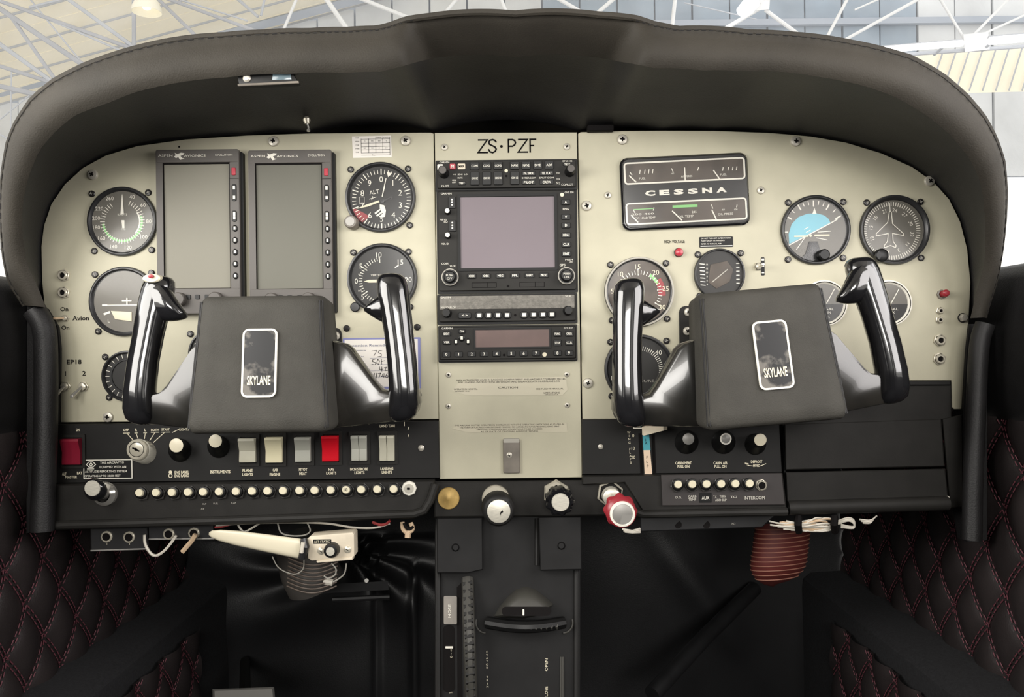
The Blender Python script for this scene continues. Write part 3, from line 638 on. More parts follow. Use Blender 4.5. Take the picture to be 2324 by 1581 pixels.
# ---------------------------------------------------------------- radio stack
def btn(t, par, x0, y0, x1, y1, s=None, h=None, z=12, m='button_black', r=2, col='white_ink', up=3.5):
    b = t.part('button', rbox(x0, y0, x1, y1, z-0.5, z+up, r, 0.8), m, par)
    if s: t.part('lettering', txt(s, (x0+x1)/2, (y0+y1)/2, h or (y1-y0)*0.38, z+up+0.5, width=min((x1-x0)*0.72, (h or (y1-y0)*0.38)*0.9*len(s)) if len(s) > 1 else None, bold=0.02), col, b, smooth=0)
    return b
def lets(t, par, items, z=12.6, col='white_ink'):
    t.part('lettering', [txt(s, x, y, h, z, width=w) for s, x, y, h, w in items], col, par, smooth=0)
def knob(t, par, x, y, r, z, h, m='button_black', lean=(0, 0), cap=None):
    k = t.part('knob', lathe(x, y, [(r*1.05, z), (r, z+h*0.2), (r*0.92, z+h*0.92), (r*0.8, z+h), (0, z+h)], 22, lean), m, par)
    if cap: t.part('knob_cap', disc(x+lean[0]*(z+h), y+lean[1]*(z+h), r*0.72, z+h+0.4, 20), cap, k, smooth=0)
    return k
def radio(name, label, x0, y0, x1, y1, cat):
    t = T(name, label, cat, (x0+x1)/2, (y0+y1)/2, 0.0012)
    t.part('case', rbox(x0-4, y0-3.5, x1+4, y1+6.5, 0, 5, 3), 'radio_case')
    f = t.part('faceplate', rbox(x0, y0, x1, y1, 4, 12, 4, 1.2), 'radio_black'); return t, f
# audio panel
t, f = radio('audio_panel', 'slim black audio selector panel with two rows of square keys, top of the radio stack', 993, 367, 1306, 428, 'radio')
for i, (x, s) in enumerate(((1068, 'COM1'), (1095, 'COM2'), (1121, 'COM3'), (1158, 'NAV1'), (1184, 'NAV2'), (1210, 'DME'), (1236, 'ADF'))): btn(t, f, x, 370, x+20, 388, s, 5)
for x, s in ((1068, 'COM1 MIC'), (1095, 'COM2 MIC'), (1121, 'COM3 MIC'), (1158, 'COM 1/2')): btn(t, f, x, 392, x+20, 422, s, 4.4)
btn(t, f, 1040, 373, 1057, 386, 'MKR', 5, m='box_ivory', col='black_ink'); btn(t, f, 1022, 373, 1035, 386, 'M', 6, m='lamp_red'); btn(t, f, 994, 374, 1007, 387, 'A', 6, m='paper', col='black_ink')
for x0, y0, x1, y1, s in ((1184, 392, 1215, 402, 'PA SPKR'), (1184, 412, 1215, 422, 'PILOT'), (1224, 392, 1256, 402, 'TEL PLAY'), (1224, 412, 1256, 422, 'CREW'), (1040, 413, 1058, 421, 'TEST'), (1277, 374, 1296, 381, 'TEST')): btn(t, f, x0, y0, x1, y1, s, 5.2, up=2)
lets(t, f, [('GARMIN', 1010, 369.5, 4, 22), ('GMA 340', 1287, 370, 3.8, 22), ('PILOT', 1011, 423, 4.5, 17), ('COPILOT', 1286, 423, 4.5, 26), ('HI', 1032, 397, 3.5, 6), ('SENS', 1045, 397, 3.5, 11), ('LO', 1058, 397, 3.5, 7), ('MUTE', 1045, 405, 3.5, 11), ('ON', 1031, 410, 3.5, 8), ('OFF', 1031, 415, 3.5, 8), ('INTERCOM', 1200, 407, 3.6, 31), ('SPLIT COM', 1240, 407, 3.6, 33), ('PWR', 1266, 397, 3.6, 7), ('VOL', 1266, 410, 3.6, 8), ('SQ', 1266, 419, 5, 8)])
knob(t, f, 1010, 396, 11, 12, 26, lean=(-0.06, -0.10), cap='aspen_grey'); knob(t, f, 1291, 396, 11, 12, 26, lean=(0.06, -0.10), cap='aspen_grey')
t.part('sensor_lens', disc(1149, 390, 4, 12.6, 14), 'cream_ink', f); t.part('key_hole', disc(1149, 402, 2.6, 12.6, 12), 'black_ink', f)
# moving map navigator
t, f = radio('map_navigator', 'large black navigator with a blank screen coloured by a violet grey reflection in the radio stack', 996, 435, 1306, 659, 'radio')
t.part('screen_surround', frame(1040, 442, 1264, 615, 6, 11, 15, 3), 'radio_case', f); t.part('screen', flat([(1045, 449), (1259, 449), (1260, 612), (1046, 613)], 12.4), 'screen_violet_reflection', f, smooth=0)
for i, s in enumerate(('CDI', 'OBS', 'MSG', 'FPL', 'VNAV', 'PROC')): btn(t, f, 1060+i*32.6, 621, 1080+i*32.6, 632, s, 4.6)
for y0, s in ((457, 'A'), (490, 'V'), (509, 'D'), (531, 'MENU'), (552, 'CLR'), (573, 'ENT')): btn(t, f, 1274, y0, 1294, y0+12, s, 5.4)
for y0, s in ((448, 'C'), (500, 'V')):
    b = t.part('button', rbox(1020, y0, 1036, y0+26, 11.5, 15, 2, 0.6), 'button_black', f); t.part('mark', [disc(1028, y0+6+i*6, 2, 15.4, 8) for i in range(3)], 'white_ink', b, smooth=0)
knob(t, f, 1018, 481, 7, 12, 16, cap='brushed'); knob(t, f, 1018, 535, 7, 12, 16, cap='brushed')
for x, y in ((1022, 629), (1283, 629)):
    k = t.part('knob', lathe(x, y, [(19, 12), (19, 22), (17, 24), (14, 24), (13, 34), (11, 36), (0, 36)], 28), 'button_black', f); t.part('knob_ring', lathe(x, y, [(19.2, 19), (19.2, 23), (17, 25)], 28), 'grey_ink', k)
    t.part('lettering', [txt('PUSH', x, y-3, 4.5, 36.6, width=15), txt('C/V' if x < 1100 else 'CRSR', x, y+4, 4.5, 36.6, width=12)], 'white_ink', k, smooth=0)
lets(t, f, [('GARMIN', 1015, 440, 4.2, 24), ('GNS 530', 1292, 440.5, 3.8, 20), ('PWR VOL', 1008, 499, 4.2, 16), ('SQ', 1013, 503.5, 3.6, 9), ('VOL ID', 1011, 553, 4.2, 16), ('COM', 1010, 597.5, 4.2, 15), ('VLOC', 1028, 603, 4.2, 14), ('RNG', 1284, 478, 5, 13), ('GPS', 1275, 604, 5, 13), ('PUSH', 1290, 592, 3.6, 17), ('CRSR', 1294, 597, 3.4, 8)])
t.part('light_sensor', disc(1276, 445.5, 4.4, 12.6, 14), 'cream_ink', f); t.part('key_hole', disc(1152, 650, 3, 12.6, 12), 'black_ink', f)
for x0, xm in ((1070, 1106), (1178, 1213)): t.part('card_slot', [frame(x0, 641, x0+56, 653, 1, 12, 12.6, 1), ribbon([[(xm, 641), (xm, 653)]], 1, 12.5)], 'black_ink', f)
# navcom with textured display
t, f = radio('navcom_radio', 'slim radio with a grey textured display and nine square keys', 997, 670, 1306, 729, 'radio')
t.part('display', rbox(999, 671, 1303, 701, 11.5, 13, 2, 0.4), 'screen_textured', f)
btn(t, f, 1041, 708, 1070, 722, '<->', 5, r=4, up=4)
for x, s in ((1080, 'C'), (1101, 'N'), (1122, 'M'), (1143, 'T'), (1181, 'V'), (1202, 'I'), (1223, 'S'), (1243, 'E')):
    b = t.part('button', rbox(x-1, 707, x+17, 723, 11.5, 16, 6, 1), 'button_black', f); t.part('mark', flat([(x+4, 711), (x+13, 711), (x+12.5, 719), (x+4, 719)], 16.4), 'white_ink', b, smooth=0)
lets(t, f, [('GARMIN', 1013, 673.5, 4.4, 22), ('SL30', 1289, 674, 4.4, 13), ('VOL SQUELCH', 1018, 696.5, 4, 33)], 13.6)
knob(t, f, 1016, 709, 10.5, 12, 22, lean=(-0.03, 0)); knob(t, f, 1287, 707, 10.5, 12, 22, lean=(0.03, 0)); t.part('key_hole', disc(1169, 715.5, 2.8, 12.6, 12), 'black_ink', f)
# transponder
t, f = radio('transponder', 'black transponder with a window coloured by a reddish reflection and a row of numbered keys, lowest in the stack', 999, 741, 1306, 814, 'radio')
t.part('edge_frame', frame(996, 738, 1309, 818, 3, 8, 13, 5), 'radio_black', f)
t.part('window_surround', frame(1076, 744, 1250, 791, 4, 11.5, 14, 2), 'radio_case', f); t.part('window', flat([(1079, 747), (1247, 747), (1247, 787), (1079, 788)], 12.4), 'screen_red_reflection', f, smooth=0)
for s, x in zip('0123456789', (1014, 1042, 1071, 1099, 1127, 1160, 1188, 1216, 1264, 1290)): btn(t, f, x-9, 796, x+9, 808, s, 6.5)
for x0, y0, x1, y1, s in ((1006, 751, 1024, 761, 'IDENT'), (1006, 770, 1024, 780, 'VFR'), (1042, 746, 1057, 755, 'ON'), (1256, 753, 1273, 765, 'FUNC'), (1282, 753, 1300, 765, 'CRSR'), (1256, 772, 1273, 786, 'STOP'), (1282, 773, 1300, 785, 'CLR')): btn(t, f, x0, y0, x1, y1, s, 4.8)
for x, y, o_ in ((1049, 766, (1, 1)), (1036, 774, (0.6, 1)), (1063, 774, (0.6, 1))):
    b = t.part('button', lathe(x, y, [(7.5, 11.5), (7.5, 14), (6, 15), (0, 15)], 14, oval=o_), 'button_black', f); t.part('mark', flat([(x-2.5, y-4), (x+2.5, y-4), (x+2.5, y+3), (x-2.5, y+3)], 15.4), 'white_ink', b, smooth=0)
lets(t, f, [('GARMIN', 1016, 743.5, 4.2, 24), ('GTX 327', 1289, 746, 3.8, 20)]); t.part('light_sensor', disc(1235, 805, 5, 12.6, 14), 'cream_ink', f); t.part('key_hole', disc(1144, 805, 3, 12.6, 12), 'black_ink', f)
# latch under the stack
t = T('panel_latch', 'small taupe metal latch tab with one screw low on the centre plate', 'latch', 1161, 1033, 0.0012)
b = t.part('tab', rbox(1142, 995, 1180, 1072, 0, 9, 3, 1.2), 'taupe_metal'); t.part('top_edge', rbox(1143, 994, 1179, 1003, 0.5, 9.6, 2), 'grey_ink', b); t.part('screw', lathe(1156, 1031, [(6.5, 8), (6.5, 10), (4, 11.4), (0, 11.6)], 14), 'screw_steel'); t.part('screw_slot', ribbon([[(1153, 1032), (1159, 1030)], [(1155, 1028), (1157, 1034)]], 1.3, 12), 'black_ink')

# ---------------------------------------------------------------- right side instruments
t = T('engine_cluster', 'wide black engine gauge cluster with two white framed windows and large letters', 'gauge', 1552, 435, rz=2.1)
o0, o1 = 1408, 1697
t.part('housing', rbox(o0, 354, o1, 518, 0, 12, 18, 4, n=6), 'gloss_black'); fb = t.part('face', rbox(o0+5, 359, o1-5, 513, 11, 12.8, 14), 'dial_black')
for y0, y1 in ((366, 416), (457, 507)):
    w = t.part('window_frame', frame(o0+8, y0, o1-8, y1, 3.6, 12.5, 15, 8), 'white_ink', fb); t.part('window_dial', rbox(o0+11, y0+3, o1-11, y1-3, 12.4, 13.2, 6), 'dial_brown', fb)
t.part('glass', rbox(o0+6, 360, o1-6, 512, 16, 16.6, 14), 'dial_glass')
t.part('maker_lettering', [txt(ch, 1473+i*32.2, 437, 10.5, 13.4, width=23, bold=0.055) for i, ch in enumerate('CESSNA')], 'white_ink', fb, smooth=0)
def needle(x0, y0, x1, y1): t.part('needle', ribbon([[(x0, y0), (x1, y1)]], 2.8, 14.4), 'white_ink', fb, smooth=0)
needle(1428, 396, 1442, 410); needle(1553, 384, 1553, 412); needle(1618, 393, 1630, 412); needle(1428, 485, 1442, 501); needle(1521, 480, 1541, 501); needle(1610, 482, 1619, 504)
t.part('tick_marks', [ribbon([[(x, 384), (x-1.5, 392)] for x in (1453, 1464, 1473, 1482)] + [[(1430, 388), (1434, 394)], [(1524, 384), (1527, 392)], [(1585, 384), (1582, 391)]] + [[(x, 387), (x-1.5, 394)] for x in (1640, 1652, 1662, 1671)] + [[(1480, 470), (1478, 476)], [(1434, 474), (1437, 480)], [(1610, 470), (1612, 478)], [(1667, 473), (1666, 478)]], 1.8, 13.8)], 'white_ink', fb, smooth=0)
t.part('green_arc', [ribbon([[(1524, 470), (1576, 470)]], 6, 13.8), ribbon([[(1434, 472), (1480, 472)]], 2, 13.8)], 'green_ink', fb, smooth=0)
t.part('lettering', [txt('FUEL', 1457, 403, 4.5, 13.8), txt('AMPERES', 1557, 403, 4.4, 13.8), txt('FUEL', 1640, 403, 4.5, 13.8), txt('CYL HEAD TEMP', 1459, 492, 4.6, 13.8, width=46), txt('OIL TEMP', 1551, 493, 5.4, 13.8, width=34), txt('245', 1570, 484, 5, 13.8), txt('OIL PRESS', 1640, 492, 4.8, 13.8, width=34), txt('60', 1636, 482, 4, 13.8), txt('100', 1664, 483, 4, 13.8), txt('200 460', 1454, 483, 4, 13.8, width=50), txt('60', 1526, 395, 4, 13.8)], 'white_ink', fb, smooth=0)
t = T('warning_lamp', 'small red warning lamp below the HIGH VOLTAGE lettering', 'lamp', 1540, 573)
t.part('collar', lathe(1540, 573, [(10.5, 0), (10.5, 3), (9.5, 4)], 20), 'screw_black'); t.part('lens', lathe(1540, 573, [(9.5, 2), (9.5, 7), (8, 10), (4, 11), (0, 11.4)], 20), 'lamp_red')
t = T('limits_placard', 'small black placard with tiny white print above the little round gauge', 'placard', 1625, 549, rz=0.5)
b = t.part('plate', rbox(1587, 537, 1663, 561, 0, 1.2, 2), 'radio_case'); t.part('print', [txt('DO NOT TURN OFF ALTERNATOR IN', 1625, 540.5, 3.2, 1.6, width=68), txt('FLIGHT EXCEPT IN EMERGENCY', 1618, 546, 3, 1.6, width=54), txt('REFER TO MANUAL FOR', 1614, 553, 3, 1.6, width=46), ribbon([[(1590, 558), (1661, 558)]], 2, 1.6)], 'white_ink', b, smooth=0)
t, dl = gauge('tachometer', 'round brownish gauge numbered to thirty with green and red arcs above the lower one', 1450, 662, 79, 'dial_brown', [(1386, 600), (1512, 598), (1388, 726), (1513, 724)], ring='grey_ink', rin=0.9)
c = (1450, 666)
t.part('tick_marks', [ticks(*c, 44, 52, [-125+i*8.2 for i in range(31)], 1.5, 2.5), ticks(*c, 42, 55, [-125+i*41 for i in range(7)], 2.2, 2.5)], 'white_ink', dl)
t.part('numerals', [txt(str(5*i), *pol(*c, 61, -125+i*41), 11, 2.6) for i in range(7)], 'cream_ink', dl)
t.part('green_arc', ribbon([arc(*c, 48, 34, 58, 8)], 7, 2.3), 'green_ink', dl); t.part('red_arc', ribbon([arc(*c, 52, 60, 90, 10)], 16, 2.2), 'red_ink', dl)
t, dl = gauge('manifold_gauge', 'round black pressure gauge numbered ten to fifty behind the left horn of the right yoke', 1450, 837, 79, 'dial_black', [(1386, 775), (1513, 774), (1387, 898)], rin=0.9)
c = (1450, 840)
t.part('tick_marks', [ticks(*c, 46, 54, [-108+i*5.4 for i in range(41)], 1.5, 2.5)], 'white_ink', dl); t.part('numerals', [txt(k, *pol(*c, 60, a), 10.5, 2.6) for k, a in (('10', -106), ('20', -52), ('30', 0), ('40', 48), ('50', 104))], 'white_ink', dl)
t.part('green_arc', ribbon([arc(*c, 49, -80, -58, 8)], 8, 2.3), 'green_ink', dl); t.part('lettering', txt('PRESSURE', 1455, 864, 6, 2.6, width=58), 'grey_ink', dl)
t, dl = gauge('fuel_flow_gauge', 'small round gauge with curved edge scales above the right yoke pad', 1632, 622, 58, 'dial_black', [(1584, 577), (1681, 575), (1587, 671)], rin=0.92)
t.part('tick_marks', [ribbon([[(1588+i*0.3, 598+i*8), (1598+i*0.3, 599+i*8)] for i in range(7)] + [[(1671, 598+i*9), (1677, 598+i*9)] for i in range(6)], 2, 2.5)], 'white_ink', dl)
t.part('numerals', [txt(s, 1604, 600+i*9, 3.8, 2.6) for i, s in enumerate(('14', '12', '10', '8', '6', '4'))], 'white_ink', dl)
t.part('dial_plate', [poly([(1612, 600), (1650, 592), (1664, 612), (1655, 640), (1625, 655), (1606, 640)], 1.8, 3, 1)], 'dial_brown', dl)
t.part('needle', ribbon([[(1615, 640), (1650, 612)]], 2, 3.4), 'grey_ink')
# attitude indicator
t, dl = gauge('attitude_indicator', 'round attitude gauge with a tilted blue half and white bank marks', 1850, 522, 79, 'dial_veil_grey', [(1789, 459), (1914, 459), (1787, 588), (1912, 586)], rin=0.89)
c = (1847, 528)
t.part('sky_half', flat([(1790, 553), (1789, 530), (1796, 508), (1812, 492), (1832, 485), (1852, 484), (1870, 489), (1880, 497), (1884, 506)], 2.0), 'sky_blue', dl, smooth=0)
t.part('horizon_line', ribbon([[(1783, 559), (1886, 506)], [(1886, 506), (1900, 498)]], 2.4, 2.5), 'white_ink', dl, smooth=0)
t.part('bank_marks', [ticks(1846, 526, 58, 70, [-60, -30, 0, 30, 60], 3, 2.5), ticks(1846, 526, 62, 70, [-45, -20, -10, 10, 20, 45], 1.8, 2.5), ribbon([[(1775, 526), (1787, 526)]], 2.4, 2.5), flat([(1843, 486), (1853, 486), (1848, 472)], 2.6)], 'white_ink', dl, smooth=0)
t.part('pitch_lines', ribbon([[(1825, 520), (1834, 515)], [(1829, 527), (1838, 522)], [(1806, 566), (1826, 538)], [(1852, 540), (1876, 545)], [(1855, 527), (1884, 525)]], 1.6, 2.7), 'white_ink', dl, smooth=0)
t.part('wing_bar', [ribbon([[(1802, 536), (1832, 536)], [(1848, 534), (1880, 534)]], 3.4, 3.6), disc(1838, 535, 3, 3.6, 10)], 'cream_ink', dl, smooth=0)
t.part('mask', poly([(1835, 548), (1854, 548), (1862, 578), (1868, 592), (1812, 590), (1826, 576)], 2.4, 4.2, 0.8), 'bezel_black', dl)
t.part('setting_knob', lathe(1862, 580, [(11, 2), (12.5, 8), (12.5, 22), (10, 24), (0, 24)], 20), 'button_black')
# directional gyro
t, dl = gauge('heading_indicator', 'round heading gauge with a white outlined aeroplane and radial figures', 2028, 522, 79, 'dial_veil_grey', [(1967, 459), (2089, 459), (2089, 586)], rin=0.87, ring='bezel_black')
c = (2022, 524)
t.part('tick_marks', [ticks(*c, 57, 65, [i*5 for i in range(72)], 1.7, 2.5)], 'white_ink', dl, smooth=0)
t.part('numerals', [txt(s, *pol(*c, 47, a), 8, 2.6, rot=-a) for s, a in (('24', 10), ('27', 40), ('30', 70), ('33', 100), ('N', 130), ('3', 160), ('6', 190), ('12', 250), ('15', 280), ('18', 310), ('21', 340))], 'white_ink', dl, smooth=0)
apl = [(2019, 478), (2022, 482), (2024, 508), (2048, 530), (2049, 535), (2024, 530), (2025, 548), (2032, 558), (2030, 562), (2019, 557), (2006, 562), (2004, 558), (2012, 548), (2014, 530), (1987, 535), (1987, 530), (2013, 505), (2017, 482), (2019, 478)]
t.part('aeroplane_outline', ribbon([apl, [(2019, 478), (2018, 462)]], 1.8, 3.4), 'white_ink', dl, smooth=0)
t.part('setting_knob', lathe(1993, 581, [(13, 2), (15, 8), (15, 22), (12, 24), (0, 24)], 22, lean=(-0.12, 0)), 'button_black')
# two fuel gauges with white rims
for px, lb, s in ((1869, 'white rimmed round fuel gauge next to the right yoke pad', 'MAIN'), (2015, 'white rimmed round fuel gauge behind the outer grip of the right yoke', 'AUX')):
    t, dl = gauge('fuel_gauge', lb, px, 688, 53, 'dial_veil_grey', [], bezel='white_ink', rin=0.84, h=7)
    t.part('inner_ring', lathe(px, 688, [(49, 7), (48.4, 8.2), (47.4, 7)], 48), 'black_ink')
    t.part('lower_mask', flat([(px+44*math.cos(a), 690+44*math.sin(a)) for a in [math.pi*i/16 for i in range(17)]], 2.0), 'dial_black', dl, smooth=0)
    t.part('lettering', [txt('U.S. GAL', px+2, 701, 5.5, 2.6, width=40), txt(s, px+6, 709, 5.5, 2.6), txt('FUEL', px+6, 719, 5, 2.6)], 'white_ink', dl, smooth=0)
    t.part('needle', ribbon([[(px+6, 688), (px+24, 656)]], 2, 3), 'white_ink', dl)
# toggle with bracket placard
def toggle(name, label, px, py, dx, dy, r=9, L=26, d=0.0, nut='nut_metal', lever='chrome', group=None):
    t = T(name, label, 'switch', px, py, d, group=group)
    t.part('nut', [lathe(px, py, [(r*1.35, 0), (r*1.35, 3.5), (r*1.15, 4.5)], 6), lathe(px, py, [(r*0.95, 4), (r*0.95, 9), (r*0.75, 10), (0, 10.2)], 18)], nut)
    t.part('lever', [tube([(px, py, 8), (px+dx*0.3, py+dy*0.3, 14), (px+dx*0.75, py+dy*0.75, 24), (px+dx, py+dy, 30)], [r*0.33, r*0.38, r*0.5, r*0.52], 10), lathe(px+dx, py+dy, [(r*0.52, 29), (r*0.45, 32), (0, 33)], 10)], lever); return t
t = toggle('toggle_switch', 'small toggle switch with a dark T-shaped placard left of the blue attitude gauge', 1719, 605, 3, -2, r=7)
b = t.part('placard', [rbox(1727, 584, 1735, 625, 0, 1.2, 2), rbox(1718, 596, 1730, 613, 0, 1.0, 2)], 'radio_case'); t.part('print', [flat([(1728, 587), (1734, 587), (1734, 591), (1728, 591)], 1.6), ribbon([[(1724, 604), (1733, 604)], [(1729, 619), (1733, 619)]], 2.5, 1.6)], 'white_ink', b)
toggle('toggle_switch', 'small toggle switch with orange tip beside the Avion lettering', 150, 722, -9, 1, r=6, lever='wire_tan')
toggle('toggle_switch', 'chrome toggle switch half hidden by the left trim roll', 150, 876, -8, 20)
toggle('toggle_switch', 'fully visible chrome toggle switch left of the small dark gauge', 190, 877, -10, 20)
def jack(px, py, label, r=15, d=0.0, m='nut_metal', hole=0.42):
    t = T('headset_jack', label, 'jack', px, py, d)
    t.part('nut', lathe(px, py, [(r, 0), (r, 3), (r*0.85, 4.2)], 6, rot=0.3), m); c = t.part('sleeve', lathe(px, py, [(r*0.72, 3), (r*0.72, 7), (r*0.6, 8.5), (r*hole, 8.5), (r*hole, 3)], 20), m); t.part('hole', disc(px, py, r*hole, 5, 16), 'black_ink', c, smooth=0)
jack(145, 625, 'upper round jack socket at the left edge of the panel'); jack(145, 664, 'lower round jack socket above the upper On lettering')
jack(2132, 772, 'upper of the two large jack sockets at the right edge of the panel'); jack(2131, 814, 'lower of the two large jack sockets at the right edge of the panel')
jack(2132, 705, 'upper of the two tiny jack sockets right of the fuel gauges', 9); jack(2131, 726, 'lower of the two tiny jack sockets right of the fuel gauges', 9)
t = T('panel_dimmer', 'small reddish brown knob near the right edge of the panel', 'knob', 2136, 668); t.part('base', lathe(2136, 668, [(11, 0), (11, 4), (8, 5)], 8), 'taupe_metal'); t.part('cap', lathe(2138, 667, [(8, 3), (8, 14), (5, 17), (0, 17.5)], 14, lean=(0.15, -0.1)), 'knob_red')
t = T('hex_bolt', 'single silver bolt by the right border of the panel', 'bolt', 2184, 721); t.part('washer', lathe(2184, 721, [(11, 0), (11, 1.5), (8, 2)], 18), 'screw_black'); t.part('head', lathe(2184, 721, [(9.5, 1), (9.5, 9), (7, 12), (0, 12.6)], 6), 'screw_steel')

# ================================================================= CONTROL YOKES
def yoke(px, py, d, rz, label, button, big):
    t = T('control_yoke', label, 'yoke', px, py, d, org=(0, 0), rz=rz, group='control yokes')
    back = -(d-0.003)/t.k
    t.part('shaft', lathe(0, 10, [(34, back), (34, -45), (30, -30)], 24), 'satin_black')
    t.part('collar', lathe(0, 10, [(50, back), (50, back+12), (40, back+20)], 24), 'black_plastic')
    def sec(cx, cy, cz, a, b, n=24, ex=2.6, vert=False):
        o = []
        for i in range(n):
            th = 2*math.pi*i/n; c, s = math.cos(th), math.sin(th)
            u = a*math.copysign(abs(c)**(2/ex), c); v = b*math.copysign(abs(s)**(2/ex), s)
            o.append((cx, cy+u, cz+v) if vert else (cx+u, cy, cz+v))
        return o
    for s in (-1, 1):
        e = 8 if s == big else 0
        R = [sec(s*c_[0]-(s*e*max(0, -c_[1])/190), *c_[1:], ex=2.35) for c_ in ((288, 138, 14, 12, 10), (291, 133, 14, 24, 20), (295, 122, 14, 32, 28), (298, 100, 13, 35, 32), (298, 60, 10, 34, 33), (293, 0, 5, 33, 32), (286, -60, -1, 33, 32), (280, -105, -5, 35, 32), (275, -140, -8, 36, 33), (271, -168, -11, 36, 32), (269, -184, -12, 33, 30), (268, -193, -12, 26, 24), (268, -197, -12, 16, 15))]
        H = [sec(s*280, -122, -8, 44, 24, vert=True, ex=2.2), sec(s*255, -120, -8, 38, 22, vert=True, ex=2.2), sec(s*236, -118, -8, 26, 19, vert=True, ex=2.2), sec(s*218, -117, -8, 13, 13, vert=True, ex=2.2), sec(s*207, -117, -8, 5, 7, vert=True, ex=2.2)]
        if s == big: H = [sec(s*272, -145, -6, 50, 28, vert=True, ex=2.2), sec(s*250, -142, -2, 47, 28, vert=True, ex=2.2), sec(s*232, -131, 2, 38, 26, vert=True, ex=2.2), sec(s*216, -119, 4, 25, 20, vert=True, ex=2.2), sec(s*202, -110, 4, 13, 12, vert=True, ex=2.2), sec(s*193, -106, 4, 5, 6, vert=True, ex=2.2)]
        t.part('grip', [loft(R), loft(H)], 'gloss_black', smooth=60)
        A = [(140, -45), (168, -38), (180, -28), (236, 52), (250, 66), (270, 70), (300, 71), (331, 68), (334, 96), (328, 116), (312, 130), (286, 136), (140, 152)]
        t.part('arm', poly([(s*x, y) for x, y in A], -24, 26, 9), 'worn_black', smooth=40)
    def trap(ht, hb, y0, y1, r, z, bulge=0.0, n=6):
        o = []
        cs = [(ht-r, y0+r, -90), (hb-r, y1-r, 0), (-(hb-r), y1-r, 90), (-(ht-r), y0+r, 180)]
        for cx, cy, a0 in cs:
            for i in range(n+1):
                a = math.radians(a0+90*i/n); yy = cy+r*math.sin(a); o.append((cx+r*math.cos(a), yy, zt(yy, z)))
        return o
    zt = lambda y, z: z + 0.13*y if z > 60 else z
    tl = lambda sh: ([(p[0], p[1], zt(p[1], p[2])) for p in sh[0]], sh[1])
    pad = [trap(122, 138, -125, 138, 14, -62), trap(130, 148, -138, 150, 16, -48), trap(136, 153, -145, 153, 18, 40), trap(134, 151, -144, 151, 18, 86), trap(130, 147, -140, 147, 18, 99), trap(121, 138, -131, 138, 18, 106), trap(98, 114, -108, 115, 16, 108), trap(50, 60, -84, 86, 10, 107)]
    pd = t.part('pad', loft(pad), 'pad_leather', smooth=50)
    for s in (-1, 1):
        t.part('seam', [tl(tube([(s*(x0), y, z) for x0, y, z in ((127, -132, 100), (131, -60, 101.5), (139, 60, 101.5), (144, 140, 99))], 2.0, 6)), tl(tube([(s*(x0), y, z) for x0, y, z in ((132, -132, 95), (136, -60, 96.5), (144, 60, 96.5), (149, 140, 94))], 2.0, 6))], 'black_leather', pd)
    em = t.part('emblem', tl(rbox(-31, -70, 39, 72, 104, 111, 11, 1.5, n=5)), 'emblem_worn')
    t.part('emblem_rim', tl(frame(-33, -72, 41, 74, 4, 108, 112.5, 13, 5)), 'white_ink', em)
    t.part('lettering', tl(txt('SKYLANE', 4, 38, 19, 112, width=50, bold=0.02)), 'cream_ink', em, smooth=0)
    if button:
        b = t.part('talk_button', lathe(-264, -190, [(20, -10), (20, 22), (16, 25), (0, 25.5)], 20, oval=(1, 0.5)), 'cream_ink'); t.part('button_tip', lathe(-262, -194, [(6, 25), (6, 31), (0, 33)], 10, oval=(1, 0.7)), 'knob_red', b)
    return t
yoke(620, 820, 0.12, 0.0, 'left control yoke with black glossy grips and a white button on its outer grip', True, -1)
yoke(1714, 803, 0.11, 4.5, 'right control yoke, tilted anticlockwise, with black glossy grips', False, 1)

# ================================================================= LOWER PANELS
LD = 0.008
sp = T('switch_panel', 'black lower left panel plate behind the rocker switches', 'panel', 566, 1024, 0.0, raw=True)
def rawplate(pts, d0, th, b=1.0): 
    a = [P(x, y, d0) for x, y in pts]; i = [P(x, y, d0) for x, y in inset(pts, b)]
    return loft([[p+Vector((0, th, 0)) for p in a], [p+Vector((0, 0.0006, 0)) for p in a], i])
spf = sp.part('faceplate', rawplate([(118, 963), (995, 955), (998, 1084), (118, 1096)], LD, 0.012), 'satin_black', smooth=20)
def on_raw(t, name, shapes, m, px, py, d, parent, smooth=0, tilt=0):
    loc = P(px, py, d); k = S*(D-d)/D
    return mesh_obj(name, shapes, m, lambda p: (loc.x+(p[0]-px)*k-t.loc.x, loc.y-p[2]*k-t.loc.y, loc.z+(py-p[1])*k-t.loc.z), parent, smooth)
def small(t, par, items, d, m='cream_ink'):
    for s, x, y, h, w in items: on_raw(t, 'lettering', txt(s, x, y, h, 0.5, width=w, bold=0.03), m, x, y, d, par)
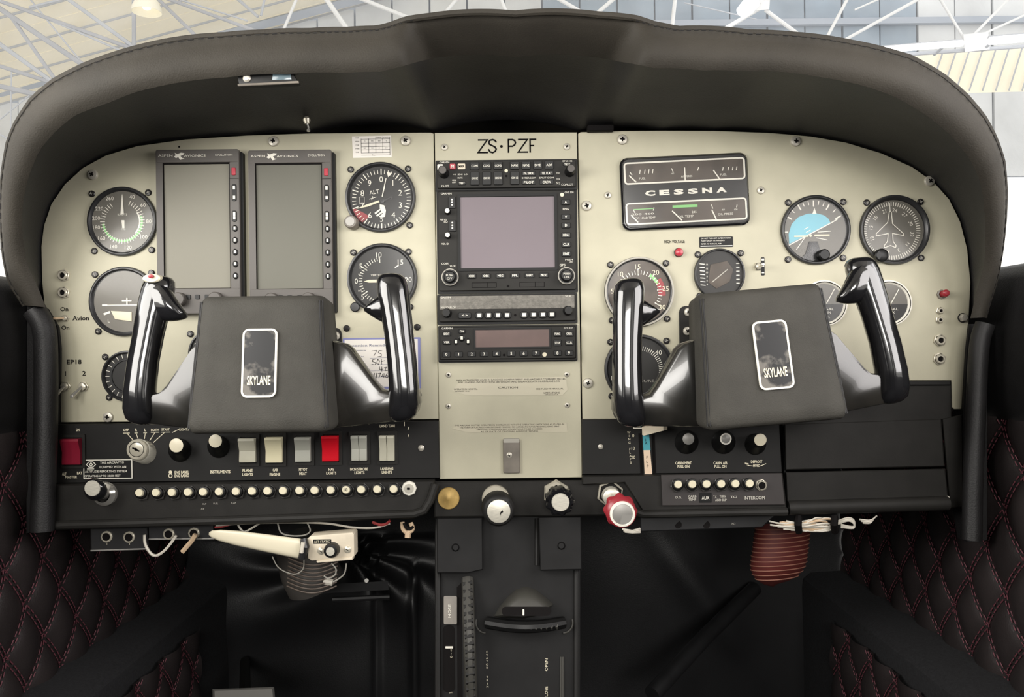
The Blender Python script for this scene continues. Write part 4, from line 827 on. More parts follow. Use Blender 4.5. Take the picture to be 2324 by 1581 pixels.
small(sp, spf, [('ON', 177, 975, 6, 9), ('ALT', 146, 1075, 6, 10), ('BAT', 181, 1073, 6, 12), ('MASTER', 162, 1082, 5.5, 27), ('OFF', 286, 975, 5.5, 13), ('R', 309, 975, 6, 5), ('L', 330, 975, 6, 4), ('BOTH', 352, 975, 5.5, 18), ('START', 376, 974, 5.5, 19), ('LIGHTS', 418, 974, 5.5, 22),
    ('ENG PANEL', 413, 1071, 6, 33), ('ENG RADIO', 413, 1079, 6, 33), ('INSTRUMENTS', 500, 1070, 6.5, 46), ('PLANE', 562, 1067, 6, 23), ('LIGHTS', 562, 1076, 6, 24), ('CAR', 625, 1066, 6, 12), ('ENGINE', 624, 1076, 6, 24), ('PITOT', 688, 1065, 6, 19), ('HEAT', 688, 1074, 6, 17), ('NAV', 752, 1065, 6, 13), ('LIGHTS', 752, 1073, 6, 23), ('BCN STROBE', 815, 1064, 6, 40), ('LIGHTS', 816, 1072, 6, 23), ('LANDING', 878, 1063, 6, 29), ('LIGHTS', 878, 1071, 6, 23), ('LAND TAXI', 879, 966, 6, 34)], LD)
on_raw(sp, 'index_lines', ribbon([[(280, 981), (294, 981)], [(288, 981), (303, 998)], [(306, 981), (312, 981)], [(309, 981), (313, 993)], [(326, 981), (333, 981)], [(330, 981), (328, 994)], [(343, 980), (361, 980)], [(352, 980), (340, 998)], [(366, 980), (386, 980)], [(374, 980), (348, 1003)], [(391, 981), (406, 974)], [(750, 967), (838, 967)], [(918, 964), (918, 972)], [(928, 975), (926, 981)], [(928, 992), (926, 997)]], 1.6, 0.5), 'cream_ink', 400, 980, LD, spf)
on_raw(sp, 'knob_symbols', [disc(387, 1071, 4, 0.5, 12), ribbon([arc(387, 1079, 4, 0, 360, 12)], 1.6, 0.5)], 'cream_ink', 387, 1075, LD, spf)
for x, y in ((956, 1016),): on_raw(sp, 'screw', lathe(x, y, [(7, 0), (7, 2), (4, 4), (0, 4.2)], 12), 'screw_steel', x, y, LD, spf, 35)
# altitude placard
t = T('altitude_placard', 'black placard with white border and print under the key switch', 'placard', 245, 1066, LD+0.0004)
b = t.part('plate', rbox(189, 1041, 302, 1087, 0, 1, 1), 'radio_case'); t.part('border', frame(190, 1042, 301, 1086, 2, 0.9, 1.5, 1), 'white_ink', b)
t.part('print', [txt(s, x, y, 4.6, 1.6, width=w, bold=0.01) for s, x, y, w in (('THIS AIRCRAFT IS', 255, 1049, 54), ('EQUIPPED WITH AN', 257, 1059, 60), ('ALTITUDE REPORTING SYSTEM', 241, 1069, 95), ('OPERATING UP TO 20,000 FEET', 233, 1079, 82))] + [ribbon([[(197, 1053), (203, 1047), (212, 1047), (218, 1053), (212, 1059), (203, 1059), (197, 1053)], [(207.5, 1049), (211, 1053), (207.5, 1057), (204, 1053), (207.5, 1049)], [(199, 1063), (214, 1063)]], 1.8, 1.6)], 'white_ink', b, smooth=0)
def rocker(px, py, w, h, m, label, split=False, d=LD, name='rocker_switch', grp='rocker switches'):
    t = T(name, label, 'switch', px, py, d, group=grp)
    t.part('frame', frame(px-w/2-7, py-h/2-9, px+w/2+7, py+h/2+10, 6.5, 0, 5, 2), 'black_plastic')
    yT, yM, yB = py-h/2, py+2, py+h/2
    def half(x0, x1):
        prof = [(yT, 3), (yT, 20), (yT+5, 21), (yM, 12), (yB-5, 14), (yB, 13), (yB, 3)]
        return loft([[(x, y, z) for y, z in prof] for x in (x0, x1)])
    if split:
        t.part('rocker', half(px-w/2, px-0.7), m, smooth=25); t.part('rocker', half(px+0.7, px+w/2), m, smooth=25)
    else: t.part('rocker', half(px-w/2, px+w/2), m, smooth=25)
    return t
rocker(168, 1023, 41, 58, 'rocker_wine', 'dark red master rocker switch at the far left of the lower panel')
rocker(565, 1020, 36, 54, 'rocker_cream', 'cream rocker switch nearest the left yoke pad, above PLANE LIGHTS'); rocker(625, 1019, 37, 57, 'rocker_bright', 'bright ivory rocker switch, second of the row'); rocker(690, 1018, 34, 55, 'rocker_grey', 'grey rocker switch above PITOT HEAT')
rocker(752, 1016, 36, 57, 'rocker_red', 'bright red rocker switch above NAV LIGHTS'); rocker(817, 1015, 34, 56, 'rocker_grey', 'split grey rocker switch above BCN STROBE LIGHTS', True); rocker(880, 1015, 33, 57, 'rocker_cream', 'split cream rocker switch above LANDING LIGHTS', True)
# ignition
t = T('ignition_switch', 'round chrome key switch on the lower left panel', 'switch', 325, 1022, LD)
t.part('barrel', lathe(328, 1026, [(27, 0), (26, 16), (24, 18)], 28, lean=(-0.3, -0.4)), 'brushed'); c = t.part('face', lathe(328, 1026, [(24, 17), (23.5, 22), (22, 23.5), (16, 23.5), (15.5, 21)], 28, lean=(-0.3, -0.4)), 'nut_metal'); t.part('plug', lathe(328, 1026, [(15.5, 20), (15.5, 23.5), (14, 24), (0, 24)], 24, lean=(-0.3, -0.4)), 'nut_metal', c); t.part('groove', lathe(328, 1026, [(17, 23.8), (15.6, 23.8)], 28, lean=(-0.3, -0.4)), 'black_ink', c)
t.part('keyhole', [ribbon([[(313, 1013), (327, 1020)]], 3.4, 24.6), disc(319.5, 1016, 3.4, 24.6, 10)], 'black_ink', c)
def conek(px, py, r0, r1, h, label, lean, cap='breaker_cap', d=LD, body='button_black', name='control_knob', capr=0.62, group=None, ring=None):
    t = T(name, label, 'knob', px, py, d, group=group)
    k = t.part('skirt', lathe(px, py, [(r0, 0), (r0, 5), (r0*0.94, 7), (r1*1.05, h*0.6), (r1, h-2), (r1*0.9, h), (0, h)], 26, lean), body)
    t.part('cap', lathe(px, py, [(r1*capr/0.62*0.86, h-1), (r1*capr/0.62*0.86, h+1), (r1*capr/0.62*0.8, h+1.5), (0, h+1.6)], 24, lean), cap, k)
    if ring: t.part('cap_ring', lathe(px, py, [(r1*0.92, h), (r1*0.92, h+1.4), (r1*0.7, h+1.8)], 24, lean), ring, k)
    return t
conek(408, 1022, 26, 18, 44, 'black knob with ivory cap right of the key switch', (0.25, -0.38), 'handle_ivory', name='light_dimmer')
conek(496, 1014, 25, 17, 40, 'black knob with ivory cap under the left yoke pad', (0.2, -0.45), 'handle_ivory', name='light_dimmer')
# circuit breaker bar
BD = 0.028
bp = T('breaker_panel', 'long black breaker bar below the switch panel with a tapered right end', 'panel', 550, 1140, 0.0, raw=True)
pts = [(120, 1100), (984, 1090), (986, 1100), (968, 1145), (945, 1162), (118, 1186)]
a = [P(x, y, 0) for x, y in pts]; k1_ = [P(x, y, BD-0.002) for x, y in pts]; k2_ = [P(x, y, BD) for x, y in inset(pts, 2.5)]
bpf = bp.part('bar', loft([[p+Vector((0, 0.03, 0)) for p in a], k1_, k2_]), 'black_plastic', smooth=25)
bp.part('lower_lip', tube([P(112, 1192, BD+0.006), P(500, 1181, BD+0.007), P(940, 1166, BD+0.006), P(962, 1158, BD+0.004), P(976, 1135, BD+0.002), P(988, 1098, BD)], 0.0048, 10), 'black_plastic')
for s, x, y in (('ALT', 464, 1143), ('A/P', 460, 1154), ('FUEL', 490, 1142), ('FLAP', 530, 1141)): on_raw(bp, 'lettering', txt(s, x, y, 3.6, 0.5), 'grey_ink', x, y, BD, bpf)
def breaker(px, py, label, d, nut='nut_dark', group='circuit breakers in the left row'):
    t = T('circuit_breaker', label, 'circuit breaker', px, py, d, group=group)
    t.part('nut', lathe(px, py, [(17, 0), (17, 5), (14.5, 7), (12, 7)], 6, rot=0.2), nut); t.part('collar', lathe(px, py, [(14, 6), (13, 11), (11, 12), (9, 12)], 22, lean=(-0.05, -0.2)), 'button_black'); t.part('button', lathe(px, py, [(9.0, 11), (8.8, 16), (8.0, 17.5), (0, 17.8)], 20, lean=(-0.05, -0.25)), 'breaker_cap'); return t
bx = [324, 361, 397, 433, 467, 503, 541, 577, 612, 647, 684, 718, 754, 789, 823, 859, 896]
first = breaker(bx[0], 1119, 'cream capped circuit breaker, first from the left in the long row', BD)
for i, x in enumerate(bx[1:], 1):
    c = copy_tree(first.o); c.location = P(x, 1119-8.5*(x-324)/572, BD); c['label'] = 'cream capped circuit breaker, %s from the left in the long row' % ORD[i]
    if i == 13:
        mo = mesh_obj('amp_lettering', txt('10', 0, 0, 7, 18.4, bold=0.01), 'black_ink', lambda p: ((p[0]-0.9)*first.k, (-p[1]+4.5)*first.k, p[2]*first.k), c, 0); c['label'] = 'cream capped circuit breaker printed with the figure 10'
t = T('accessory_jack', 'white hexagonal nut jack at the right end of the breaker bar', 'jack', 929, 1107, BD)
t.part('nut', lathe(929, 1107, [(17, 0), (17, 6), (15, 8), (11, 8)], 8), 'white_ink'); c = t.part('sleeve', lathe(929, 1107, [(11, 7), (10.5, 11), (0, 11.4)], 18), 'screw_steel'); t.part('socket', rbox(925, 1104, 932, 1109, 11.3, 12, 1), 'black_ink', c)
t = T('primer_control', 'chrome primer knob with a silver cap at the left end of the breaker bar', 'knob', 240, 1118, BD)
t.part('base', lathe(240, 1120, [(27, 0), (26, 8), (20, 14), (17, 16)], 26), 'chrome'); t.part('neck', lathe(240, 1120, [(15, 12), (14, 34), (12, 40)], 20, lean=(0.08, -0.3)), 'chrome'); k = t.part('head', lathe(240, 1120, [(12, 40), (24, 48), (25, 56), (20, 64), (17, 66), (0, 66)], 26, lean=(0.08, -0.36)), 'gloss_black'); t.part('cap', lathe(240, 1120, [(17.5, 65), (17, 68), (0, 68.5)], 24, lean=(0.08, -0.36)), 'brushed', k)

# right lower panel
rp = T('heater_panel', 'black lower right panel plate carrying the flap lever and cabin heat knobs', 'panel', 1550, 1010, 0.0, raw=True)
rpf = rp.part('faceplate', rawplate([(1321, 952), (1768, 946), (1775, 1071), (1322, 1076)], LD, 0.012), 'satin_black', smooth=20)
small(rp, rpf, [('CABIN HEAT', 1551, 1050, 6, 37), ('PULL ON', 1551, 1058, 6, 27), ('CABIN AIR', 1635, 1050, 6, 32), ('PULL ON', 1635, 1058, 6, 27), ('DEFROST', 1717, 1047, 6, 26), ('HOLD', 1717, 1056, 5.5, 16)], LD)
on_raw(rp, 'arrow_marks', [ribbon([[(1691, 1051), (1700, 1056), (1708, 1057)], [(1726, 1057), (1738, 1052)]], 1.6, 0.5), flat([(1690, 1049), (1699, 1051), (1696, 1056)], 0.5)], 'cream_ink', 1715, 1053, LD, rpf)
for i, ch in enumerate('WING FLAPS'):
    if ch != ' ': on_raw(rp, 'lettering', txt(ch, 1427+i*0.5, 981+i*7.6, 5, 0.5), 'cream_ink', 1427, 981+i*7.6, LD, rpf)
for s, y in (('0', 988), ('10', 1017), ('20', 1037)): on_raw(rp, 'lettering', txt(s, 1437, y, 7, 0.5), 'cream_ink', 1437, y, LD, rpf)
on_raw(rp, 'screw', lathe(1363, 1013, [(6, 0), (6, 2), (4, 3.4), (0, 3.6)], 10), 'screw_steel', 1363, 1013, LD, rpf, 35)
on_raw(rp, 'lever_slot', [ribbon([[(1453, 985), (1457, 1093)], [(1483, 985), (1486, 1100)]], 7, 0.4)], 'black_ink', 1470, 1040, LD, rpf)
t = T('flap_lever', 'flap lever with a cream paddle and teal and peach tape strip beneath it', 'lever', 1466, 1020, LD)
t.part('stem', rbox(1459, 964, 1476, 1076, 0, 8, 1), 'black_plastic'); tp = t.part('tape_strip', flat([(1457, 985), (1472, 983), (1475, 1020), (1459, 1020)], 8.6), 'teal_tape', smooth=0); t.part('tape_strip', flat([(1459, 1020), (1474, 1020), (1478, 1074), (1461, 1074)], 8.6), 'peach_tape', smooth=0)
t.part('lettering', [txt(s, x, y, 6, 9.2) for s, x, y in (('1', 1464, 997), ('A', 1465, 1004), ('F', 1467, 1036), ('L', 1467, 1046), ('P', 1468, 1056))], 'black_ink', tp, smooth=0)
t.part('paddle', loft([[(x, y-h_, z-w_), (x, y-h_, z+w_), (x, y+h_, z+w_), (x, y+h_, z-w_)] for x, y, h_, z, w_ in ((1456, 976, 9, 20, 10), (1475, 971, 9, 20, 12), (1500, 966, 8, 20, 12), (1510, 968, 4, 20, 6))]), 'box_ivory', smooth=20)
t.part('placard', frame(1437, 959, 1488, 972, 2.5, 2, 3.5, 1), 'white_ink')
conek(1558, 1003, 27, 14, 44, 'black domed knob with a grey cap above CABIN HEAT', (-0.12, -0.28), 'grey_metal', capr=0.66, name='cabin_heat_control')
conek(1642, 1003, 27, 14, 44, 'black domed knob with a white ringed cap above CABIN AIR', (-0.15, -0.28), 'grey_metal', capr=0.6, ring='white_ink', name='cabin_air_control')
conek(1714, 1008, 24, 15, 50, 'black knob with a cream cap above the DEFROST lettering', (-0.08, -0.32), 'handle_ivory', capr=0.66, name='defrost_control')
# lower breaker sub panel (right)
xp = T('auxiliary_panel', 'black lower right breaker panel with a taupe face and rolled bottom edge', 'panel', 1600, 1120, 0.0, raw=True)
pts = [(1322, 1080), (1776, 1073), (1786, 1160), (1462, 1164), (1418, 1095), (1322, 1100)]
xf = xp.part('bar', loft([[P(x, y, 0)+Vector((0, 0.03, 0)) for x, y in pts], [P(x, y, 0.018) for x, y in pts], [P(x, y, 0.02) for x, y in inset(pts, 2)]]), 'black_plastic', smooth=20)
pts = [(1500, 1077), (1774, 1073), (1782, 1145), (1503, 1147)]
xg = xp.part('faceplate', loft([[P(x, y, 0.019) for x, y in pts], [P(x, y, 0.0235) for x, y in pts], [P(x, y, 0.024) for x, y in inset(pts, 1)]]), mat('taupe_black', (0.034, 0.029, 0.028), 0.5, noise=0.1, nscale=30), smooth=20)
xp.part('lower_lip', tube([P(1440, 1160, 0.022), P(1460, 1166, 0.024), P(1786, 1160, 0.024)], 0.0045, 10), 'black_plastic')
small(xp, xg, [('D.G.', 1540, 1128, 5, 14), ('CARB', 1571, 1126, 5, 19), ('TEMP', 1571, 1133, 5, 18), ('T.C.', 1623, 1127, 6, 8), ('TURN', 1640, 1126, 5, 14), ('AND SLIP', 1636, 1134, 5, 26), ('TCI', 1665, 1127, 4.5, 15), ('INTERCOM', 1712, 1129, 7, 47)], 0.0245, 'grey_ink')
b = on_raw(xp, 'tape_label', rbox(1587, 1118, 1615, 1140, 0, 0.8, 1), 'radio_case', 1601, 1129, 0.0242, xg); on_raw(xp, 'lettering', txt('AUX', 1601, 1129, 7.5, 1.4, width=17, bold=0.01), 'white_ink', 1601, 1129, 0.0242, xg)
wx = [1537, 1569, 1601, 1634, 1666, 1698]
for i, x in enumerate(wx):
    c = copy_tree(first.o); c.location = P(x, 1100-i*0.4, 0.0245); c['label'] = 'cream capped circuit breaker, %s from the left in the short right row' % ORD[i]; c['group'] = 'circuit breakers in the right row'
jack(1727, 1100, 'dark round intercom socket at the right end of the short breaker row', 14, 0.0245, hole=0.66)

# glove box
gb = T('glove_box', 'black glove box with a wide two-panel door at the lower right', 'glove box', 1968, 1010, 0.0, raw=True)
def prismz(pts, d0, d1, ins=2): return loft([[P(x, y, d0) for x, y in pts], [P(x, y, d1-0.0012) for x, y in pts], [P(x, y, d1) for x, y in inset(pts, ins)]])
gb.part('recess', prismz([(1774, 868), (2159, 866), (2160, 965), (1774, 968)], -0.004, 0.006), 'black_plastic', smooth=25)
gb.part('top_rail', prismz([(1776, 866), (2158, 863), (2158, 874), (1776, 876)], 0.0, 0.009), 'satin_black', smooth=25)
dr = gb.part('door', prismz([(1781, 962), (2136, 950), (2144, 1058), (1783, 1066)], 0.0, 0.014), 'black_plastic', smooth=25)
gb.part('door', prismz([(1783, 1071), (2145, 1063), (2152, 1128), (1786, 1140)], 0.0, 0.015), 'black_plastic', smooth=25)
gb.part('bottom_roll', tube([P(1788, 1152, 0.016), P(1960, 1147, 0.017), P(2150, 1141, 0.016)], 0.008, 14), 'black_plastic')
gb.part('side_post', prismz([(2138, 950), (2184, 940), (2186, 1150), (2156, 1152)], -0.004, 0.010), 'black_plastic', smooth=25)
gb.part('screw', tube([P(2151, 1128, 0.014), P(2151, 1128, 0.018)], 0.0016, 8), 'screw_steel')
gb.part('inner_wall', prismz([(1776, 950), (1780, 950), (1788, 1165), (1780, 1165)], -0.004, 0.004), 'radio_case')

# ================================================================= CENTRE CONTROLS AND PEDESTAL
cb = T('control_bar', 'black cross bar under the centre plate holding the engine controls', 'panel', 1160, 1130, 0.0, raw=True)
cb.part('bar', prismz([(985, 1092), (1420, 1088), (1465, 1168), (1330, 1170), (985, 1174)], -0.02, 0.012, 3), 'black_plastic', smooth=25)
solo('brass_disc', 'plain brass disc on the black bar left of the throttle', 'disc', [lathe(1018, 1130, [(25, 0), (25, 3), (23.5, 4.5), (6, 4.5), (5, 5), (0, 5)], 36)], 'brass', 1018, 1130, 0.012)
t = T('throttle_control', 'large black throttle knob with a cream cap at the centre', 'knob', 1125, 1128, 0.012)
t.part('collar', lathe(1125, 1130, [(31, 0), (31, 12), (28, 15), (18, 15)], 30), 'nut_metal'); t.part('rod', lathe(1125, 1130, [(9, 12), (9, 60)], 16), 'chrome')
k = t.part('head', lathe(1125, 1130, [(20, 44), (33, 52), (36, 62), (35, 84), (30, 90), (26, 91), (0, 91)], 36, lean=(0.09, 0.12)), 'satin_black'); t.part('cap', lathe(1125, 1130, [(25.5, 90), (25, 93), (23, 94), (0, 94.2)], 32, lean=(0.09, 0.12)), 'brushed', k); t.part('cap_mark', [flat([(1136, 1144), (1141, 1138), (1143, 1142), (1138, 1146), (1137, 1151)], 95)], 'black_ink', k)
t = T('propeller_control', 'black scalloped propeller knob with a silver cap right of the throttle', 'knob', 1262, 1118, 0.012)
t.part('nut', lathe(1262, 1118, [(31, 0), (31, 8), (27, 12), (20, 12)], 6, rot=0.5), 'nut_metal'); t.part('rod', lathe(1262, 1118, [(8, 10), (8, 50)], 14), 'chrome')
def gear(cx, cy, r, amp, z0, z1, lobes, lean, n=72):
    R = []
    for z, s in ((z0, 0.8), (z0+5, 1.0), (z1-6, 1.0), (z1, 0.82)):
        R.append([(cx+lean[0]*z+(r*s+amp*math.cos(lobes*2*math.pi*i/n))*math.cos(2*math.pi*i/n), cy+lean[1]*z-(r*s+amp*math.cos(lobes*2*math.pi*i/n))*math.sin(2*math.pi*i/n), z) for i in range(n)])
    return loft(R)
k = t.part('head', gear(1262, 1118, 31, 2.0, 40, 66, 9, (0.08, 0.14)), 'gloss_black', smooth=40); t.part('cap', lathe(1262, 1118, [(20, 64), (19.5, 68), (18, 69.5), (0, 69.8)], 28, lean=(0.09, 0.13)), 'brushed', k)
t = T('mixture_control', 'red scalloped mixture knob with a white ringed grey cap', 'knob', 1384, 1117, 0.012)
t.part('nut', lathe(1384, 1119, [(31, 0), (31, 7), (27, 10)], 6, rot=0.35), 'nut_metal'); t.part('sleeve', lathe(1384, 1120, [(21, 8), (20, 18), (17, 20), (9, 20), (8, 60)], 22, lean=(0.15, 0.3)), 'brushed')
k = t.part('head', gear(1384, 1120, 34, 2.6, 56, 74, 8, (0.22, 0.38)), 'knob_red', smooth=40); t.part('shoulder', lathe(1384, 1120, [(34, 70), (31, 76), (27, 78)], 32, lean=(0.22, 0.38)), 'knob_red', k); t.part('cap_ring', lathe(1384, 1120, [(28, 76), (27, 80), (23, 81), (22, 79)], 32, lean=(0.22, 0.38)), 'white_ink', k); t.part('cap', lathe(1384, 1120, [(23, 79), (22, 79.6), (0, 79.8)], 28, lean=(0.22, 0.38)), 'grey_metal', k)

pd = T('center_pedestal', 'black centre pedestal with trim wheels below the engine controls', 'pedestal', 1154, 1380, 0.0, raw=True)
# front face leans towards the cabin as it goes down
def PD(y): return 0.0 + 0.00012*(y-1170)
def pp_(x, y, dz=0.0): return P(x, y, PD(y)+dz)
def pprism(pts, dz, back=0.05, ins=2): return loft([[pp_(x, y, -back) for x, y in pts], [pp_(x, y, dz-0.001) for x, y in pts], [pp_(x, y, dz) for x, y in inset(pts, ins)]])
bd = pd.part('body', pprism([(990, 1172), (1318, 1170), (1318, 1600), (990, 1600)], 0.0, 0.25), 'pedestal_black', smooth=25)
pd.part('left_block', pprism([(991, 1176), (1095, 1174), (1096, 1292), (1062, 1300), (992, 1300)], 0.018), 'pedestal_black', smooth=25)
pd.part('right_block', pprism([(1222, 1173), (1319, 1172), (1320, 1292), (1226, 1294)], 0.016), 'pedestal_black', smooth=25)
for x, y, z in ((1034, 1242, 0.018), (1274, 1238, 0.016)): pd.part('rivet', tube([pp_(x, y, z-0.001), pp_(x, y, z+0.003)], [0.005, 0.003], 12), 'pedestal_black')
pd.part('side_rail', tube([pp_(1308, y, 0.002) for y in (1285, 1400, 1500, 1595)], 0.003, 8), 'satin_black'); pd.part('side_rail', tube([pp_(1219, y, 0.002) for y in (1176, 1282)], 0.0028, 8), 'satin_black'); pd.part('side_rail', tube([pp_(994, y, 0.003) for y in (1176, 1300, 1450, 1595)], 0.0035, 8), 'satin_black')
# rudder trim hood with slot
hp = [(1121, 1397), (1133, 1376), (1152, 1353), (1172, 1336), (1192, 1330), (1214, 1336), (1236, 1352), (1256, 1370)]
low = [(1256, 1372), (1240, 1392), (1190, 1403), (1140, 1402), (1122, 1398)]
ring0 = [pp_(x, y, 0.0) for x, y in hp+low[1:]]
cx, cy = 1190, 1376
ring1 = [pp_(cx+(x-cx)*0.92, cy+(y-cy)*0.85+3, 0.018) for x, y in hp+low[1:]]; ring2 = [pp_(cx+(x-cx)*0.70, cy+(y-cy)*0.5+8, 0.026) for x, y in hp+low[1:]]
hd = pd.part('trim_hood', loft([ring0, ring1, ring2]), mat('hood_grey', (0.045, 0.043, 0.037), 0.5), smooth=50)
pd.part('slot', loft([[pp_(x, y, 0.0235) for x, y in rr(1139, 1376, 1250, 1397, 9)], [pp_(x, y, 0.0272) for x, y in rr(1139, 1376, 1250, 1397, 9)]]), 'black_ink', hd)
pd.part('slot_mark', loft([[pp_(x, y, 0.0272) for x, y in rr(1186, 1382, 1190, 1396, 1)], [pp_(x, y, 0.0278) for x, y in rr(1186, 1382, 1190, 1396, 1)]]), 'white_ink', hd)
pd.part('trim_wheel', [tube([pp_(1105+i*(175/16), 1412+10*math.sin(math.pi*i/16), 0.010+0.010*math.sin(math.pi*i/16)) for i in range(17)], 0.0065, 10)], 'button_black')
for i in range(12): pd.part('wheel_tooth', tube([pp_(1128+i*12, 1419+5*math.sin(math.pi*i/11), 0.016+0.006*math.sin(math.pi*i/11)), pp_(1134+i*12, 1419.5+5*math.sin(math.pi*i/11), 0.016+0.006*math.sin(math.pi*i/11))], 0.004, 6), 'hood_grey')
for s in (-1, 1): pd.part('wheel_guard', tube([pp_(1190+s*(88+22*math.sin(a)), 1412+24*math.cos(a), 0.002) for a in [math.pi*k/10*0.6 for k in range(11)]], 0.0012, 6), 'hood_grey')
# elevator trim wheel edge, pointer slot
pd.part('elevator_wheel', tube([pp_(1061+(y-1310)*0.03, y, 0.002+0.020*math.sin(math.pi*min(1, (y-1305)/330))) for y in range(1312, 1601, 12)], 0.0068, 10), 'hood_grey')
for i in range(17):
    y = 1324+i*17; x = 1061+(y-1310)*0.03; pd.part('wheel_ridge', tube([pp_(x-10, y+2, 0.006+0.020*math.sin(math.pi*(y-1305)/330)), pp_(x+10, y-2, 0.006+0.020*math.sin(math.pi*(y-1305)/330))], 0.0028, 6), 'satin_black')
sl = pd.part('pointer_slot', loft([[pp_(x, y, 0.0) for x, y in rr(1005, 1418, 1032, 1570, 11)], [pp_(x, y, 0.0012) for x, y in rr(1005, 1418, 1032, 1570, 11)]]), 'black_ink')
pl_ = pd.part('nose_plate', loft([[pp_(x, y, 0.0) for x, y in rr(1007, 1352, 1037, 1416, 3)], [pp_(x, y, 0.004) for x, y in rr(1007, 1352, 1037, 1416, 3)]]), 'taupe_metal')
pd.part('pointer', loft([[pp_(x, y, 0.001) for x, y in rr(1011, 1466, 1028, 1471, 1)], [pp_(x, y, 0.004) for x, y in rr(1011, 1466, 1028, 1471, 1)]]), 'white_ink', sl)
pd.part('side_channel', pprism([(1036, 1310), (1048, 1304), (1050, 1600), (1038, 1600)], 0.0006, 0.01, 0.5), 'black_ink')
def plet(s, x, y, h, w=None, rot=0, dz=0.0006, m='cream_ink', par=None):
    v, f = txt(s, x, y, h, 0, rot=rot, width=w); pd.part('lettering', ([pp_(p[0], p[1], dz) for p in v], f), m, par if par is not None else bd, smooth=0)
plet('LEFT', 1099, 1371, 5, 19); plet('RIGHT', 1283, 1366, 5, 23); plet('RUDDER TRIM', 1194, 1456, 5, 54); plet('NOSE', 1020, 1386, 6, 30, 90, 0.0046, 'white_ink', pl_); plet('OPEN', 1240, 1508, 6, 28, 90); plet('CLOSE', 1240, 1572, 6, 30, 90)
for i, ch in enumerate('ELEVATOR  TRIM'):
    if ch != ' ': plet(ch, 1105+i*0.1, 1464+i*7.2, 4.5)
plet('DN', 1023, 1570, 5, 6)
for i, ch in enumerate('T/O'): plet(ch, 1024, 1476+i*7, 4.5, dz=0.002, par=sl)
pd.part('cowl_slot', [tube([pp_(1273+q, y, 0.001) for y in (1490, 1545, 1598)], 0.0012, 6) for q in (0, 5)], 'hood_grey')

# ================================================================= UNDER THE PANEL
t = T('jack_bracket', 'dark metal bracket with four round jack holes hanging under the breaker bar', 'bracket', 350, 1215, 0.0, raw=True)
t.part('plate', prismz([(205, 1198), (335, 1196), (338, 1246), (206, 1250)], 0.004, 0.009), 'bracket_dark', smooth=20); t.part('plate', prismz([(336, 1194), (485, 1190), (487, 1222), (336, 1224)], 0.0, 0.006), 'bracket_dark', smooth=20)
t.part('edge', [tube([P(206, 1249, 0.010), P(338, 1245, 0.010)], 0.0009, 6), tube([P(338, 1223, 0.007), P(486, 1222, 0.007)], 0.0009, 6)], 'grey_metal')
for x, y, d in ((243, 1217, 0.009), (294, 1218, 0.009), (384, 1211, 0.006), (441, 1209, 0.006)):
    q = P(x, y, d); n = t.part('jack_ring', lathe(0, 0, [(13, 0), (13, 3), (11, 4.5), (9, 4.5)], 12), 'nut_metal'); n.location = q-t.loc; n.scale = (S, S, S); n.rotation_euler = (math.pi/2, 0, 0)
    # the ring mesh was made around the thing's origin
    for v in n.data.vertices: v.co = v.co + t.loc
    h_ = t.part('jack_hole', disc(0, 0, 9, 3, 16), 'black_ink', n, smooth=0)
    for v in h_.data.vertices: v.co = v.co + t.loc
for s, x, y in (('1', 243, 1234), ('2', 294, 1233)): on_raw(t, 'lettering', txt(s, x, y, 4, 0.4), 'cream_ink', x, y, 0.0096, t.o)
def wire(label, pts, d, m='wire_white', r=0.0012, cat='wire', name='loose_wire'):
    a = [P(p[0], p[1], d+(p[2] if len(p) > 2 else 0)) for p in pts]
    return solo(name, label, cat, [tube(spline(a, 8), r, 6)], m, pts[0][0], pts[0][1], d, raw=True)
wire('white wire loop hanging from the jack bracket', [(328, 1213), (330, 1235), (342, 1255), (355, 1260), (372, 1250), (388, 1232), (400, 1215)], 0.014, r=0.0016)
wire('tan cable end poking down from the fourth jack hole', [(444, 1212), (436, 1226), (424, 1240), (414, 1252)], 0.014, 'wire_tan', r=0.0028)
wire('white wire along the underside of the breaker bar', [(490, 1192), (560, 1187), (660, 1185), (740, 1187), (800, 1196), (850, 1197), (885, 1187)], 0.012)
wire('white looped wire near the top of the white handle', [(540, 1190), (548, 1202), (556, 1206), (575, 1196), (590, 1186)], 0.008)
wire('red wire behind the tip of the white handle', [(488, 1196), (505, 1194), (520, 1190), (535, 1184)], 0.010, 'wire_red', r=0.0014)
wire('red ended wire near the right end of the breaker bar', [(845, 1184), (862, 1190), (876, 1188), (886, 1180)], 0.014, 'wire_red', r=0.0016)
wire('thin dark wire hanging in a loop under the white handle', [(618, 1262), (630, 1285), (650, 1298), (672, 1302), (688, 1290), (690, 1268)], -0.02, 'grey_ink', r=0.0007)
wire('thin wire loop beside the cream box below it', [(752, 1278), (762, 1290), (760, 1304), (745, 1312), (735, 1306)], -0.03, 'grey_ink', r=0.0009)
wire('thin wire reaching down from the right of the cream box', [(786, 1278), (782, 1300), (770, 1312), (756, 1320)], -0.03, 'grey_ink', r=0.0009)
wire('thin frame wire behind the white handle', [(630, 1186), (638, 1208), (660, 1215), (690, 1214), (704, 1204), (697, 1185)], 0.0, 'grey_ink', r=0.0009)
t = T('wire_clip', 'tan cable clip with a black band hanging at the right end of the breaker bar', 'clip', 925, 1195, 0.0, raw=True)
